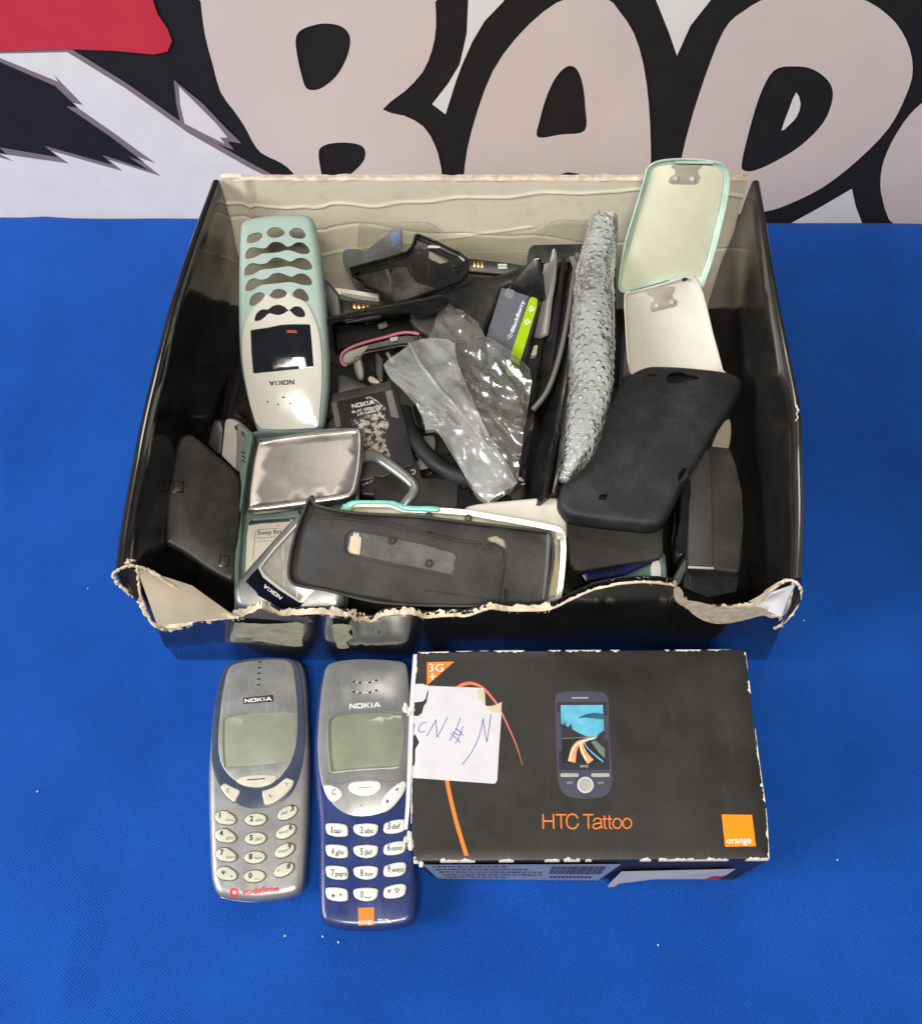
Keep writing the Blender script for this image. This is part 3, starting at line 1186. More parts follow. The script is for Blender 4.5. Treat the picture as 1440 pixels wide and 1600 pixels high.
mb = MB()
tri_sheet([A(213, 887, 117), A(246, 978, 97), A(368, 964, 84), A(300, 915, 100)], K['cream_card'])
tri_sheet([A(181, 890, 117), A(213, 887, 117), A(216, 938, 104), A(190, 918, 110)], K['worn_card'])
mb.build('corner_flap', box, fr=cf, sharp=60)
mb = MB()
tri_sheet([A(1243, 912, 116), A(1223, 962, 96), A(1180, 946, 88), A(1205, 925, 104)], K['paper'])
tri_sheet([A(1205, 925, 105), A(1180, 947, 90), A(1172, 941, 86), A(1228, 906, 112)], K['cream_card'])
tri_sheet([A(1252, 908, 117), A(1250, 940, 108), A(1223, 975, 94), A(1240, 930, 108)], K['worn_card'])
mb.build('corner_flap', box, fr=cf, sharp=60)
# thick ragged edges that rim the corner flaps
for P3, r_ in (([(176, 897, 119), (186, 890, 119), (200, 884, 119), (214, 885, 118), (235, 892, 114), (262, 910, 108), (300, 935, 97), (340, 956, 88), (372, 966, 84)], 1.0),
               ([(176, 897, 119), (184, 911, 114), (200, 925, 108), (216, 937, 104), (224, 952, 99), (240, 975, 93), (262, 984, 86), (285, 980, 83)], 1.3),
               ([(214, 886, 118), (216, 905, 113), (219, 930, 106), (228, 952, 99)], .9),
               ([(1180, 943, 88), (1200, 922, 100), (1220, 910, 112), (1236, 907, 117), (1249, 916, 116), (1250, 932, 109), (1240, 955, 101), (1222, 975, 92), (1210, 982, 84)], 1.0),
               ([(1238, 912, 115), (1236, 930, 109), (1226, 958, 96), (1205, 962, 88)], .7)):
    P = oc([tuple(A(*p)) for p in P3], 6)
    P = [Vector(p) + Vector((noise.noise(Vector((i * .8, 0, 0))), noise.noise(Vector((i * .8, 4, 0))), noise.noise(Vector((i * .8, 8, 0))))) * .7 for i, p in enumerate(P)]
    mb = MB()
    mb.tube(P, [r_ * .72 * (1 + .8 * noise.noise(Vector((i * .9, r_, 3)))) for i in range(len(P))], 6, K['torn'])
    mb.build('frayed_edge', box, fr=cf, sharp=30)
mb = MB()
c_ = A(200, 879, 120)
for k in range(4):
    mb.box(c_ + Vector((random.uniform(-3.2, 3.2), random.uniform(-2.5, 2.5), random.uniform(-1, 1.2))), (random.uniform(1.2, 3.4), random.uniform(1.0, 2.0), .6), K['torn'], Matrix.Rotation(random.uniform(0, 3), 3, (random.random(), random.random(), 1)))
mb.build('crushed_corner', box, fr=cf, sharp=30)
# worn white nick on the right rim, and folds pressed in the side walls
mb = MB()
P = [tuple(A(1243 + 2 * k % 5, 632 + k * 5, 117.6)) for k in range(6)]
mb.tube(oc(P, 3), [.25 + .7 * abs(noise.noise(Vector((i * .7, 0, 0)))) for i in range(16)], 6, K['chip'])
mb.build('rim_nick', box, fr=cf, sharp=30)
# ================================================================== the grey phone on the cloth
def z1(x, y, s=6.957):
    return (310 + x / s, 1200 + y / s)


f = Frame((402, 1300, 20), (500, 1296, 20), (402, 1200, 20))
ph = thing('mobile_phone', 'scuffed grey mobile phone with cream oval keys, left of the blue phone', 'mobile phone', f)
OUT = [(347, 1046), (356, 1036), (380, 1029), (406, 1026), (432, 1025), (454, 1027), (469, 1034), (475, 1052), (478, 1080), (479, 1115), (481, 1160), (481, 1210), (480, 1260), (478, 1310), (475, 1355), (472, 1382), (464, 1396), (440, 1403),
       (395, 1407), (352, 1403), (338, 1397), (330, 1380), (327, 1355), (325, 1300), (324, 1250), (324, 1205), (327, 1160), (332, 1105), (339, 1070)]
out = cs(f.t(OUT), 3)
mb = MB()


def dome(x, y, z):
    return z


mb.solid(out, [(4.2, 0), (2.2, -.35), (1.0, -1.1), (.3, -2.3), (0, -4.5), (0, -10.0), (.7, -14), (3, -18), (7, -19.8)], m=K['silver'])
body = mb.build('body', ph, sharp=50)
RO = [(350, 1048), (357, 1038), (380, 1031), (406, 1028.5), (430, 1028), (452, 1030), (464, 1037), (469, 1052), (473, 1080), (475.5, 1115), (476.5, 1155), (473, 1190), (466, 1218), (455, 1240), (440, 1253), (420, 1261), (400, 1263.5), (383, 1261.5), (366, 1254),
      (350, 1240), (338, 1220), (331.5, 1195), (331, 1160), (334, 1115), (340, 1075)]
RI = [(357, 1046), (364, 1039), (384, 1034), (406, 1031.5), (432, 1030.5), (450, 1033), (458, 1042), (462, 1065), (465, 1095), (466, 1125), (464, 1160), (457, 1188), (446, 1206), (434, 1219), (420, 1228), (402, 1231), (384, 1229), (368, 1221),
      (355, 1209), (345, 1192), (341, 1168), (342, 1135), (346, 1095), (351, 1065)]
mb = MB()
mb.plate(cs(f.t(RO), 3), -.8, .55, .4, holes=[cs(f.t(RI), 3)], m=K['bezel'])
mb.build('bezel', ph, sharp=40)
SCR = [(349.5, 1124), (360, 1119.5), (385, 1116), (420, 1113.5), (458, 1113.5), (459.5, 1118), (459, 1150), (456, 1191), (420, 1195), (385, 1198.5), (351, 1199.5), (348.5, 1165)]
scr = rc(f.t(SCR), .8, 3)
mb = MB()
mb.plate(inset(ccw(cs(f.t(RI), 3)), .12), -.8, .75, .35, holes=[scr], m=K['silver'], sp=None)
mb.build('face_plate', ph, sharp=40)
mb = MB()
mb.plate(inset(ccw(scr), .1), -.75, .12, .1, m=K['lcd'])
mb.build('display', ph)
d = Deco(f, .75)
d.poly([(380, 1091.5), (427, 1086.3), (428, 1097), (381, 1101)], K['ink'])
d.text('NOKIA*', (383, 1099), (425.5, 1095), (382.4, 1093.4), K['ink_w'], .2)
for y in (1035, 1044, 1053, 1062, 1071):
    d.poly([(405.5 + (1044 - y) * .05 - 2.6, y - .8), (405.5 + (1044 - y) * .05 + 2.6, y - 1.3), (405.5 + (1044 - y) * .05 + 2.6, y + .8), (405.5 + (1044 - y) * .05 - 2.6, y + 1.3)], K['hole'])
d.build(ph, 'front_print')
# keys
KEYZ = 1.35
kd = Deco(f, KEYZ)


def key(P, m, z=KEYZ, lo=-.3, bev=.55, n=3, name='key'):
    mb = MB()
    L = cs(f.t(P), n)
    mb.solid(L, [(bev * 1.6, z), (bev * .7, z - .12), (.12, z - .45), (0, z - .8), (0, lo)], m=m)
    # dark gap round the key
    g = MB()
    g.plate(inset(ccw(L), -.28), lo, .0 + .12 if lo < 0 else lo + .1, .02, m=K['hole'])
    mb.add(g.v, g.f, K['hole'])
    return mb.build(name, ph, sharp=45)


key([(369, 1221), (377, 1215), (390, 1212), (402, 1211), (418, 1210.8), (430, 1212), (434, 1214), (432, 1220), (422, 1227), (408, 1231), (394, 1231), (380, 1228)], K['key_cream'], 1.5, .3)
key([(345, 1230), (352, 1224.5), (361, 1229), (374, 1235), (375.5, 1239), (371, 1248), (367, 1254), (358, 1249), (350, 1240)], K['key_cream'], 1.3, .2)
key([(410, 1237), (420, 1233.5), (432, 1228), (446, 1217), (453, 1217.5), (459.5, 1221), (457, 1230), (446, 1243), (431, 1254), (415.5, 1259), (411.5, 1249)], K['key_cream'], 1.3, .2)
kd.stroke([(387, 1219.8), (414.5, 1217.8)], .55, K['ink'], .3, smooth=1)
kd.text('C', (355, 1239), (359.5, 1239.5), (355, 1232.5), K['ink'], .15)
kd.stroke([(446, 1224.5), (449.5, 1225.5), (448, 1229.5)], .32, K['ink'], .15, smooth=1)
kd.stroke([(421.5, 1241.5), (422.5, 1246), (426, 1246)], .32, K['ink'], .15, smooth=1)
KC = [[(352.4, 1278.8), (352.7, 1307), (353.6, 1336.8), (354.6, 1366)], [(399.8, 1281), (399.4, 1310.7), (398.4, 1340), (398, 1369.6)], [(449.4, 1270.4), (446.8, 1300), (445, 1329.4), (443.7, 1359.6)]]
LB = [[('1', 'oo'), ('4', 'ghi'), ('7', 'pqrs'), ('*', '+')], [('2', 'abc'), ('5', 'jkl'), ('8', 'tuv'), ('0', '_')], [('3', 'def'), ('6', 'mno'), ('9', 'wxyz'), ('#', 'o')]]
for c in range(3):
    ang = R((14, -4, -27)[c])
    for r_ in range(4):
        cx, cy = KC[c][r_]
        P = []
        for k in range(16):
            t = 2 * math.pi * k / 16
            x, y = 17.2 * math.cos(t), 9.8 * math.sin(t)
            if c == 0:
                y += 1.5 * math.sin(t) * (math.cos(t) < 0)
            P.append((cx + x * math.cos(ang) - y * math.sin(ang), cy + x * math.sin(ang) + y * math.cos(ang)))
        key(P, K['key_cream'], 1.25, -.6)
        a_, b_ = LB[c][r_]
        big, sm = ((-9, 0), (1, 5)) if c == 0 else ((-9, 3.5), (0, 3.5)) if c == 1 else ((5, -2), (-10, 4.5))
        wb = 5.5 if a_ != '1' else 1.7
        hb = 8.5
        if a_ == '*':
            for q_ in range(3):
                t_ = q_ * math.pi / 3 + .3
                kd.stroke([(cx - 5 + 3.8 * math.cos(t_), cy - 2 + 3.8 * math.sin(t_)), (cx - 5 - 3.8 * math.cos(t_), cy - 2 - 3.8 * math.sin(t_))], .3, K['ink'], .12, smooth=1)
            kd.stroke([(cx + 6, cy + 4), (cx + 10, cy + 4.6)], .25, K['ink_faint'], .12, smooth=1)
            kd.stroke([(cx + 8.2, cy + 2.2), (cx + 7.8, cy + 6.4)], .25, K['ink_faint'], .12, smooth=1)
            continue
        kd.text(a_, (cx + big[0], cy + big[1]), (cx + big[0] + wb, cy + big[1] - (0, .4, 1)[c]), (cx + big[0], cy + big[1] - hb), K['ink'], .12, .025)
        ws = {'oo': 12, 'ghi': 11, 'pqrs': 15, '+': 4, 'abc': 12, 'jkl': 10, 'tuv': 12, '_': 9, 'def': 10, 'mno': 14, 'wxyz': 15, 'o': 4}[b_]
        kd.text(b_, (cx + sm[0], cy + sm[1]), (cx + sm[0] + ws, cy + sm[1] + (.8, -.4, -3.2)[c]), (cx + sm[0], cy + sm[1] - (5 if b_ != '_' else 12)), K['ink_faint'], .12)
kd.build(ph, 'key_lettering')
vd = Deco(f, 0.0)
vd.zf = surf(body)
vd.poly([tuple(p) for p in ell(365.5, 1395, 7, 7.2)], K['ink_red'], .14, sp=.6)
vd.poly([tuple(p) for p in ell(366.3, 1395, 3.2, 3.6)], K['silver'], .22, sp=.6)
vd.poly([(362, 1391), (366, 1388.5), (369, 1389), (366, 1392)], K['ink_red'], .22)
vd.text('vodafone', (378, 1398), (436.5, 1392.5), (377.6, 1389), K['ink_red'], .2, .03)
vd.build(ph, 'operator_print')
mb = MB()
P = f.t([(345, 1403.5), (370, 1407), (395, 1408.5), (425, 1406.5), (455, 1402)], -12)
mb.tube(oc([(x, y + .4, -12.0) for x, y in P], 5), [.3 + .55 * math.sin(math.pi * k / 20) for k in range(21)], 8, K['ivory'])
mb.build('bottom_trim', ph)

# ================================================================== the blue and silver phone
f = Frame((570, 1300, 21), (668, 1298.5, 21), (570, 1200, 21))
ph = thing('mobile_phone', 'blue and silver mobile phone with white keys, between grey phone and black carton', 'mobile phone', f)
OUT = [(507, 1040), (516, 1034), (545, 1029), (575, 1027.5), (610, 1029), (633, 1033), (641, 1045), (645, 1085), (648, 1135), (648, 1180), (646, 1230), (646, 1280), (648, 1330), (650.5, 1380), (650, 1425), (645, 1440), (630, 1448), (600, 1452.5),
       (565, 1454), (530, 1452), (508, 1445), (499, 1430), (497, 1400), (496.5, 1330), (496, 1280), (492, 1235), (489, 1180), (491, 1135), (496, 1080), (501, 1052)]
out = cs(f.t(OUT), 3)
mb = MB()
mb.solid(out, [(4.0, 0), (2.0, -.4), (.9, -1.2), (.25, -2.4), (0, -4.5), (0, -11.0), (.7, -15), (3, -19), (7, -20.8)], m=K['navy'])
body = mb.build('body', ph, sharp=50)
FACE = [(512, 1040), (530, 1033.5), (558, 1030.5), (590, 1031), (620, 1033.5), (633, 1038), (637, 1052), (639.5, 1085), (640.5, 1130), (640.5, 1175), (637, 1210), (634, 1222), (626, 1244), (611, 1262), (592, 1272.5), (564, 1276.5), (542, 1273), (521, 1258),
        (507, 1236), (500, 1210), (496.5, 1175), (497, 1140), (501, 1095), (506, 1058)]
face = cs(f.t(FACE), 3)
SCR = [(514, 1127), (519, 1121.5), (535, 1117), (566, 1113.8), (602, 1113.5), (624, 1116), (629, 1120), (630, 1145), (628.5, 1172), (625, 1194), (618, 1198.5), (595, 1200), (550, 1203), (522, 1206), (517.5, 1203), (514.5, 1180), (513, 1150)]
scr = cs(f.t(SCR), 2)
mb = MB()
mb.plate(face, -1.2, .75, .55, holes=[scr], m=K['silver2'])
mb.build('face_plate', ph, sharp=35)
mb = MB()
mb.plate(inset(ccw(scr), -.9), .6, 1.0, .3, holes=[inset(ccw(scr), .25)], m=K['silver2'])
mb.build('display_frame', ph, sharp=50)
mb = MB()
mb.plate(inset(ccw(scr), .1), -1.0, .05, .1, m=K['lcd2'])
mb.build('display', ph)
d = Deco(f, .75)
d.text('NOKIA*', (546, 1108.6), (595, 1105.5), (545.8, 1100.6), K['ink_w'], .14)
for yy in (0, 15.6):
    d.stroke([(550, 1064.5 + yy), (560, 1067 + yy), (570, 1067.6 + yy), (582, 1066 + yy), (591, 1062 + yy)], .35, K['ink_w'], .12)
    for x, y in ((553, 1066), (562.5, 1067.8), (578, 1067), (588, 1064)):
        d.poly(ell(x, y + yy, 2.5, 1.6, -.2, 10), K['hole'], .16)
d.stroke([(508, 1222), (520, 1223.5), (532, 1226), (538, 1224), (552, 1218.5), (572, 1217), (592, 1219), (604, 1223), (612, 1222), (628, 1217)], .4, K['greymid'], .12)
d.poly(ell(564.5, 1259, 1.1, 1.1, 0, 8), K['hole'], .12)
d.build(ph, 'front_print')
kd = Deco(f, 1.3)


def Z4(P):
    return [(480 + x / 6.4, 1220 + y / 6.4) for x, y in P]


key(Z4([(410, 60), (440, 25), (500, 10), (570, 5), (650, 4), (715, 12), (742, 40), (738, 85), (690, 135), (630, 157), (560, 160), (480, 145), (425, 105)]), K['key_white'], 1.6, .5)
key(Z4([(165, 85), (180, 48), (225, 44), (285, 62), (330, 88), (358, 128), (345, 175), (295, 210), (248, 218), (205, 175)]), K['key_white'], 1.5, .3)
key(Z4([(722, 290), (728, 245), (750, 190), (790, 135), (855, 70), (920, 25), (965, 6), (990, 18), (992, 65), (965, 130), (925, 190), (860, 265), (795, 312), (745, 322)]), K['key_white'], 1.5, .3)
kd.stroke(Z4([(512, 78), (645, 72)]), .5, M('pale_blue_ink', (.25, .42, .6), .6), .45, smooth=1)
p = Z4([(250, 150), (292, 145), (246, 92)])
kd.text('C', p[0], p[1], p[2], K['ink'], .3)
kd.poly(Z4([(884, 92), (922, 78), (892, 112)]), K['ink'], .3)
kd.poly(Z4([(788, 232), (798, 192), (822, 216)]), K['ink'], .3)
LB = [[('1', 'oo'), ('2', 'abc'), ('3', 'def')], [('4', 'ghi'), ('5', 'jkl'), ('6', 'mno')], [('7', 'pqrs'), ('8', 'tuv'), ('9', 'wxyz')], [('*', '+'), ('0', '_'), ('#', '^')]]
YR = [(428, 564), (642, 778), (853, 993), (1070, 1210)]
YR3 = [(386, 533), (604, 748), (815, 966), (1032, 1182)]
for r_ in range(4):
    for c in range(3):
        if c == 0:
            x0, x1, (y0, y1) = 184, 411, YR[r_]
            P = [(x0, y0 + 25), (x0 + 20, y0), (x0 + 110, y0 - 2), (x1 - 30, y0 + 12), (x1 - 5, y0 + 40), (x1, y1 - 35), (x1 - 20, y1 - 5), (x1 - 110, y1), (x0 + 40, y1 - 18), (x0 + 10, y1 - 45)]
        elif c == 1:
            x0, x1, (y0, y1) = 461, 710, YR[r_]
            P = [(x0, y0 + 50), (x0 + 15, y0 + 15), (x0 + 100, y0 + 2), (x1 - 90, y0), (x1 - 10, y0 + 12), (x1, y0 + 45), (x1 - 12, y1 - 40), (x1 - 50, y1 - 12), (x0 + 130, y1), (x0 + 60, y1 - 14), (x0 + 15, y1 - 42)]
        else:
            x0, x1, (y0, y1) = 764, 992, YR3[r_]
            P = [(x0, y0 + 75), (x0 + 20, y0 + 38), (x0 + 100, y0 + 10), (x1 - 50, y0), (x1 - 10, y0 + 10), (x1, y0 + 45), (x1 - 15, y1 - 45), (x1 - 50, y1 - 18), (x0 + 110, y1 - 2), (x0 + 30, y1 - 2), (x0, y1 - 25)]
        key(Z4(P), K['key_white'], 1.2, -.5)
        a_, b_ = LB[r_][c]
        yb = (y0 + y1) / 2 + (36 if c < 2 else 30)
        xb = (242, 532, 802)[c]
        wb, hb = (9 if a_ == '1' else 27), 70
        if a_ in '*#':
            wb, hb, yb = 36, 42, yb - 12
        sl = (0, -2, -8)[c]
        if a_ == '*':
            for q_ in range(3):
                t_ = q_ * math.pi / 3 + .4
                kd.stroke(Z4([(262 + 18 * math.cos(t_), yb - 10 + 18 * math.sin(t_)), (262 - 18 * math.cos(t_), yb - 10 - 18 * math.sin(t_))]), .35, K['ink'], .12, smooth=1)
            kd.stroke(Z4([(318, yb - 18), (350, yb - 18)]), .3, K['ink'], .12, smooth=1)
            kd.stroke(Z4([(334, yb - 34), (334, yb - 2)]), .3, K['ink'], .14, smooth=1)
            continue
        p = Z4([(xb, yb), (xb + wb, yb + sl * .2), (xb, yb - hb)])
        kd.text(a_, p[0], p[1], p[2], K['ink'], .12)
        x2 = xb + wb + 16
        ws = {'oo': 76, 'ghi': 78, 'pqrs': 110, '+': 34, 'abc': 90, 'jkl': 70, 'tuv': 84, '_': 64, 'def': 84, 'mno': 105, 'wxyz': 118, '^': 50}[b_]
        if b_ == 'oo':
            for q in (0, 38):
                pts_ = [(x2 + q + 17 + 15 * math.cos(t), yb - 18 + 13 * math.sin(t)) for t in [k * math.pi / 5 for k in range(11)]]
                kd.stroke(Z4(pts_), .3, K['ink'], .12, smooth=1)
            kd.stroke(Z4([(x2 + 16, yb - 5), (x2 + 58, yb - 5)]), .3, K['ink'], .12, smooth=1)
        elif b_ == '^':
            kd.stroke(Z4([(x2 + 34, yb - 4), (x2 + 34, yb - 26), (x2 + 18, yb - 26), (x2 + 42, yb - 50), (x2 + 66, yb - 26), (x2 + 52, yb - 26), (x2 + 52, yb - 4), (x2 + 34, yb - 4)]), .28, K['ink'], .12, smooth=1)
        elif b_ == '_':
            kd.stroke(Z4([(x2, yb - 18), (x2, yb - 2), (x2 + 62, yb - 4), (x2 + 62, yb - 20)]), .32, K['ink'], .12, smooth=1)
        else:
            p = Z4([(x2, yb), (x2 + ws, yb + sl), (x2, yb - 50)])
            kd.text(b_, p[0], p[1], p[2], K['ink'], .12)
kd.build(ph, 'key_lettering')
vd = Deco(f, 0, surf(body))
vd.poly(Z4([(508, 1275), (668, 1268), (670, 1442), (510, 1448)]), K['ink_or'], .16, sp=.9)
p = Z4([(512, 1436), (658, 1428), (511, 1390)])
vd.text('orange', p[0], p[1], p[2], K['ink_w'], .26, .02)
p = Z4([(703, 1424), (836, 1422), (703, 1384)])
vd.text('3210e', p[0], p[1], p[2], K['ink_w'], .15, .03)
vd.build(ph, 'operator_print')

# ================================================================== the flat black phone carton
ZT = 70.0
f = Frame((645, 1346, ZT), (1201, 1343, ZT), (652, 1019, ZT))
hb = thing('phone_box', 'small closed black phone box with worn white edges and a torn white label', 'box', f)
TP = [(647, 1346), (1202, 1343), (1197, 1270), (1186, 1190), (1172, 1080), (1164, 1015), (1100, 1014.5), (900, 1016), (760, 1017), (652, 1020), (646, 1100), (643.5, 1200), (642.5, 1290)]
tp = ccw(f.t(TP))
BT = [(666, 1369), (1156, 1375), (1153, 1290)]
mb = MB()
bl, br = A(668, 1369, 1), A(1156, 1375, 1)
tl_, tr_ = A(664, 1040, 1), A(1130, 1040, 1)
tl_.y = tr_.y = 141


def loc(v):
    q = Vector(v) - f.o
    return (q.dot(f.x), q.dot(f.y), q.dot(f.n))


N_ = len(tp)
base = []
bx = [loc(v) for v in (bl, br, tr_, tl_)]
xs0, xs1 = min(p[0] for p in tp), max(p[0] for p in tp)
ys0, ys1 = min(p[1] for p in tp), max(p[1] for p in tp)
dense = []
for i in range(N_):
    a, b = Vector(tp[i]), Vector(tp[(i + 1) % N_])
    n_ = max(1, int((b - a).length / 3))
    dense += [tuple(a.lerp(b, k / n_)) for k in range(n_)]
tp = dense


def tobase(x, y):
    u, v = (x - xs0) / (xs1 - xs0), (y - ys0) / (ys1 - ys0)
    a = Vector(bx[0]).lerp(Vector(bx[1]), u)
    b = Vector(bx[3]).lerp(Vector(bx[2]), u)
    return a.lerp(b, v)


V, F = [], []
n = len(tp)
ring = [inset(tp, 1.1), inset(tp, .3), inset(tp, 0)]
zz = [0, -.25, -1.1]
for L, z in zip(ring, zz):
    V += [(x, y, z) for x, y in L]
for k in range(1, 9):
    for (x, y) in tp:
        q = tobase(x, y)
        p = Vector((x, y, -1.1)).lerp(q, k / 8)
        w = .8 * noise.noise(Vector((x / 14, y / 14, k * .5))) * math.sin(math.pi * k / 8)
        V.append((p.x + w, p.y + w, p.z))
for k in range(10):
    for i in range(n):
        F.append((k * n + i, k * n + (i + 1) % n, (k + 1) * n + (i + 1) % n, (k + 1) * n + i))
v2, f2 = fill([ring[0]], 9)
b = len(V)
V += [(x, y, .35 * noise.noise(Vector((x / 40, y / 40, 1))) if 1 else 0) if min((x - a[0]) ** 2 + (y - a[1]) ** 2 for a in ring[0]) > 4 else (x, y, 0) for x, y in v2]
F += [tuple(b + i for i in q) for q in f2]
F.append(tuple(10 * n + i for i in range(n)))
mb = MB()
mb.add(V, F, K['box_black'])
carton = mb.build('carton', hb, sharp=35)
sz = surf(carton)


def Z5(P, s=4.8, o=(620, 1000)):
    return [(o[0] + x / s, o[1] + y / s) for x, y in P]


def Z6(P):
    return Z5(P, 3.6, (820, 1050))


d = Deco(f, 0, sz)
d.poly(Z5([(225, 168), (430, 163), (225, 342)]), K['ink_or'], .12)
p = Z5([(240, 238), (348, 238), (240, 180)])
d.text('3G', p[0], p[1], p[2], K['ink_w'], .2)
d.stroke(Z5([(242, 276), (290, 276)]), .6, K['ink_w'], .2, smooth=1)
d.stroke(Z5([(266, 250), (266, 300)]), .6, K['ink_w'], .2, smooth=1)
cur = Z5([(430, 380), (470, 350), (510, 330), (560, 326), (610, 342), (660, 375), (740, 470), (790, 560), (840, 665), (890, 780), (920, 870), (940, 945)])
d.stroke(cur, (2.0, .15), K['ink_coral'], .11, smooth=4)
cur = [(698, 1215), (699, 1225), (703, 1245), (711, 1278), (721, 1313), (731, 1344.5)]
d.stroke(cur, 1.75, K['ink_or'], .11, smooth=3)
# printed picture of a phone
d.poly(cs(Z6([(170, 170), (176, 130), (210, 114), (310, 108), (410, 112), (455, 128), (467, 170), (475, 350), (488, 560), (486, 640), (466, 685), (420, 706), (345, 714), (265, 706), (218, 685), (192, 640), (180, 560), (174, 350)]), 4), K['bluegrey'], .11)
d.poly(Z6([(179, 171), (459, 171), (476, 551), (192, 552)]), K['ink'], .16)
d.poly(Z6([(200, 188), (437, 187), (452, 511), (208, 513)]), K['black_print'], .20)
d.poly(Z6([(200, 188), (437, 187), (445, 372), (205, 375)]), K['sky'], .24)
d.poly(cs(Z6([(300, 262), (340, 240), (400, 232), (439, 240), (440, 268), (380, 262), (330, 258)]), 3), K['hill'], .27)
d.poly(Z6([(202, 290), (215, 300), (222, 280), (230, 305), (245, 312), (257, 290), (266, 325), (300, 345), (350, 366), (205, 376)]), K['ink'], .28)
d.poly(Z6([(390, 385), (415, 350), (443, 330), (448, 420), (420, 405)]), K['ink'], .28)
d.stroke(Z6([(208, 377), (290, 372), (360, 368), (405, 366)]), .35, K['greymid'], .30, smooth=1)
d.stroke(Z6([(400, 368), (340, 385), (300, 402), (275, 440), (262, 508)]), (.4, 3.6), K['road'], .31)
d.stroke(Z6([(398, 372), (340, 388), (318, 410), (330, 455), (368, 508)]), (.4, 3.4), K['road'], .33)
d.stroke(Z6([(398, 370), (345, 384), (290, 408), (262, 450), (250, 500)]), (.3, .8), K['glow'], .36)
d.stroke(Z6([(398, 372), (330, 392), (312, 412), (322, 450), (345, 500)]), (.3, .8), K['glow'], .36)
d.stroke(Z6([(392, 380), (350, 388), (335, 402), (360, 440), (440, 508)]), (.2, .8), K['sky'], .34)
d.poly(Z6([(370, 392), (395, 388), (446, 430), (448, 490), (410, 450)]), K['teal'], .30)
p = Z6([(312, 538), (354, 538), (312, 526)])
d.text('hTC', p[0], p[1], p[2], K['ink_w'], .30)
d.poly(rc(Z6([(262, 143), (356, 143), (357, 151), (262, 151)]), 0), K['grey_mark'], .2)
for a in ((198, 571, 302, 592), (371, 571, 475, 592), (232, 616, 270, 632), (406, 616, 444, 632)):
    L = rc(f.t(Z6([(a[0], a[1]), (a[2], a[1]), (a[2], a[3]), (a[0], a[3])])), 1.2, 3)
    d.poly(L, K['greylt'] if a[3] < 600 else K['greymid'], .2, local=True)
d.poly(Z6(ell(339, 637, 46, 46)), K['paper'], .22)
d.poly(Z6(ell(339, 637, 38, 38)), K['greylt'], .26)
SW = .62
for s_ in ([(101, 800), (103, 883)], [(159, 800), (161, 883)], [(102, 840), (160, 840)], [(172, 804), (232, 804)], [(202, 804), (204, 883)],
           [(297, 826), (286, 808), (268, 801), (248, 806), (236, 824), (234, 848), (243, 872), (262, 882), (282, 879), (296, 862), (299, 853)],
           [(326, 804), (384, 804)], [(355, 804), (357, 883)]):
    d.stroke(Z6(s_), SW, K['ink_or'], .14, smooth=1 if len(s_) == 2 else 3)
ovl = lambda cx, cy, rx, ry: [(cx + rx * math.cos(t), cy + ry * math.sin(t)) for t in [k * math.pi / 10 for k in range(21)]]
d.stroke(Z6([(385, 842), (392, 828), (408, 824), (424, 829), (428, 842), (429, 868), (434, 881)]), SW * .9, K['ink_or'], .14, smooth=3)
d.stroke(Z6([(428, 850), (405, 853), (388, 858), (382, 870), (392, 882), (410, 881), (425, 870)]), SW * .9, K['ink_or'], .14, smooth=3)
for x0 in (446, 474):
    d.stroke(Z6([(x0, 808), (x0 + 1, 866), (x0 + 6, 881), (x0 + 15, 881)]), SW * .9, K['ink_or'], .14, smooth=2)
    d.stroke(Z6([(x0 - 11, 828), (x0 + 13, 828)]), SW * .9, K['ink_or'], .15, smooth=1)
d.stroke(Z6(ovl(518, 853, 24, 28)), SW * .9, K['ink_or'], .14, smooth=1)
d.stroke(Z6(ovl(574, 853, 24, 28)), SW * .9, K['ink_or'], .14, smooth=1)
d.poly(Z6([(1105, 803), (1276, 805), (1298, 981), (1124, 984)]), K['ink_orb'], .12)
p = Z6([(1133, 966), (1272, 964), (1130, 929)])
d.text('orange', p[0], p[1], p[2], K['ink_w'], .2, .02)
d.build(hb, 'printing')

# label stuck over the top left, torn at two corners
mb = MB()
ST = Z5([(125, 333), (190, 331), (232, 345), (400, 352), (600, 360), (652, 364), (628, 385), (616, 430), (640, 470), (668, 496), (700, 498), (745, 488), (768, 478), (785, 466), (783, 560), (766, 800), (752, 1050), (742, 1074), (725, 1080), (560, 1068),
         (340, 1052), (200, 1042), (117, 1036), (117, 800), (118, 620), (122, 570), (160, 572), (188, 550), (200, 500), (222, 470), (236, 400), (232, 372), (215, 440), (196, 462), (150, 468), (112, 472)])
L = f.t(ST)
v, fa = fill([L], 5)
nz = len(v)
V = [(x, y, sz(x, y) + .28 + .12 * noise.noise(Vector((x / 7, y / 7, 0)))) for x, y in v]
mb.add(V, fa, K['paper'])
lab = mb.build('torn_label', hb, sharp=60)
d = Deco(f, 0, surf(lab))
pw = .34
for s_ in ([(124, 640), (132, 630), (128, 660), (122, 690)], [(222, 624), (200, 622), (175, 640), (162, 670), (168, 692), (190, 692), (212, 684)],
           [(222, 724), (250, 680), (292, 600)], [(292, 600), (296, 660), (300, 735)], [(300, 735), (340, 660), (378, 584)],
           [(474, 590), (440, 680), (396, 755)], [(494, 650), (470, 720), (438, 778)], [(436, 662), (470, 690), (496, 716)], [(400, 705), (440, 735), (476, 772)], [(412, 690), (450, 712), (480, 715)],
           [(490, 938), (560, 840), (610, 740), (634, 650), (645, 590)], [(645, 590), (654, 670), (674, 768)], [(674, 768), (690, 660), (705, 560)]):
    d.stroke(Z5(s_), pw, K['ink_blue'], .10)
d.build(hb, 'pen_writing')
mb = MB()
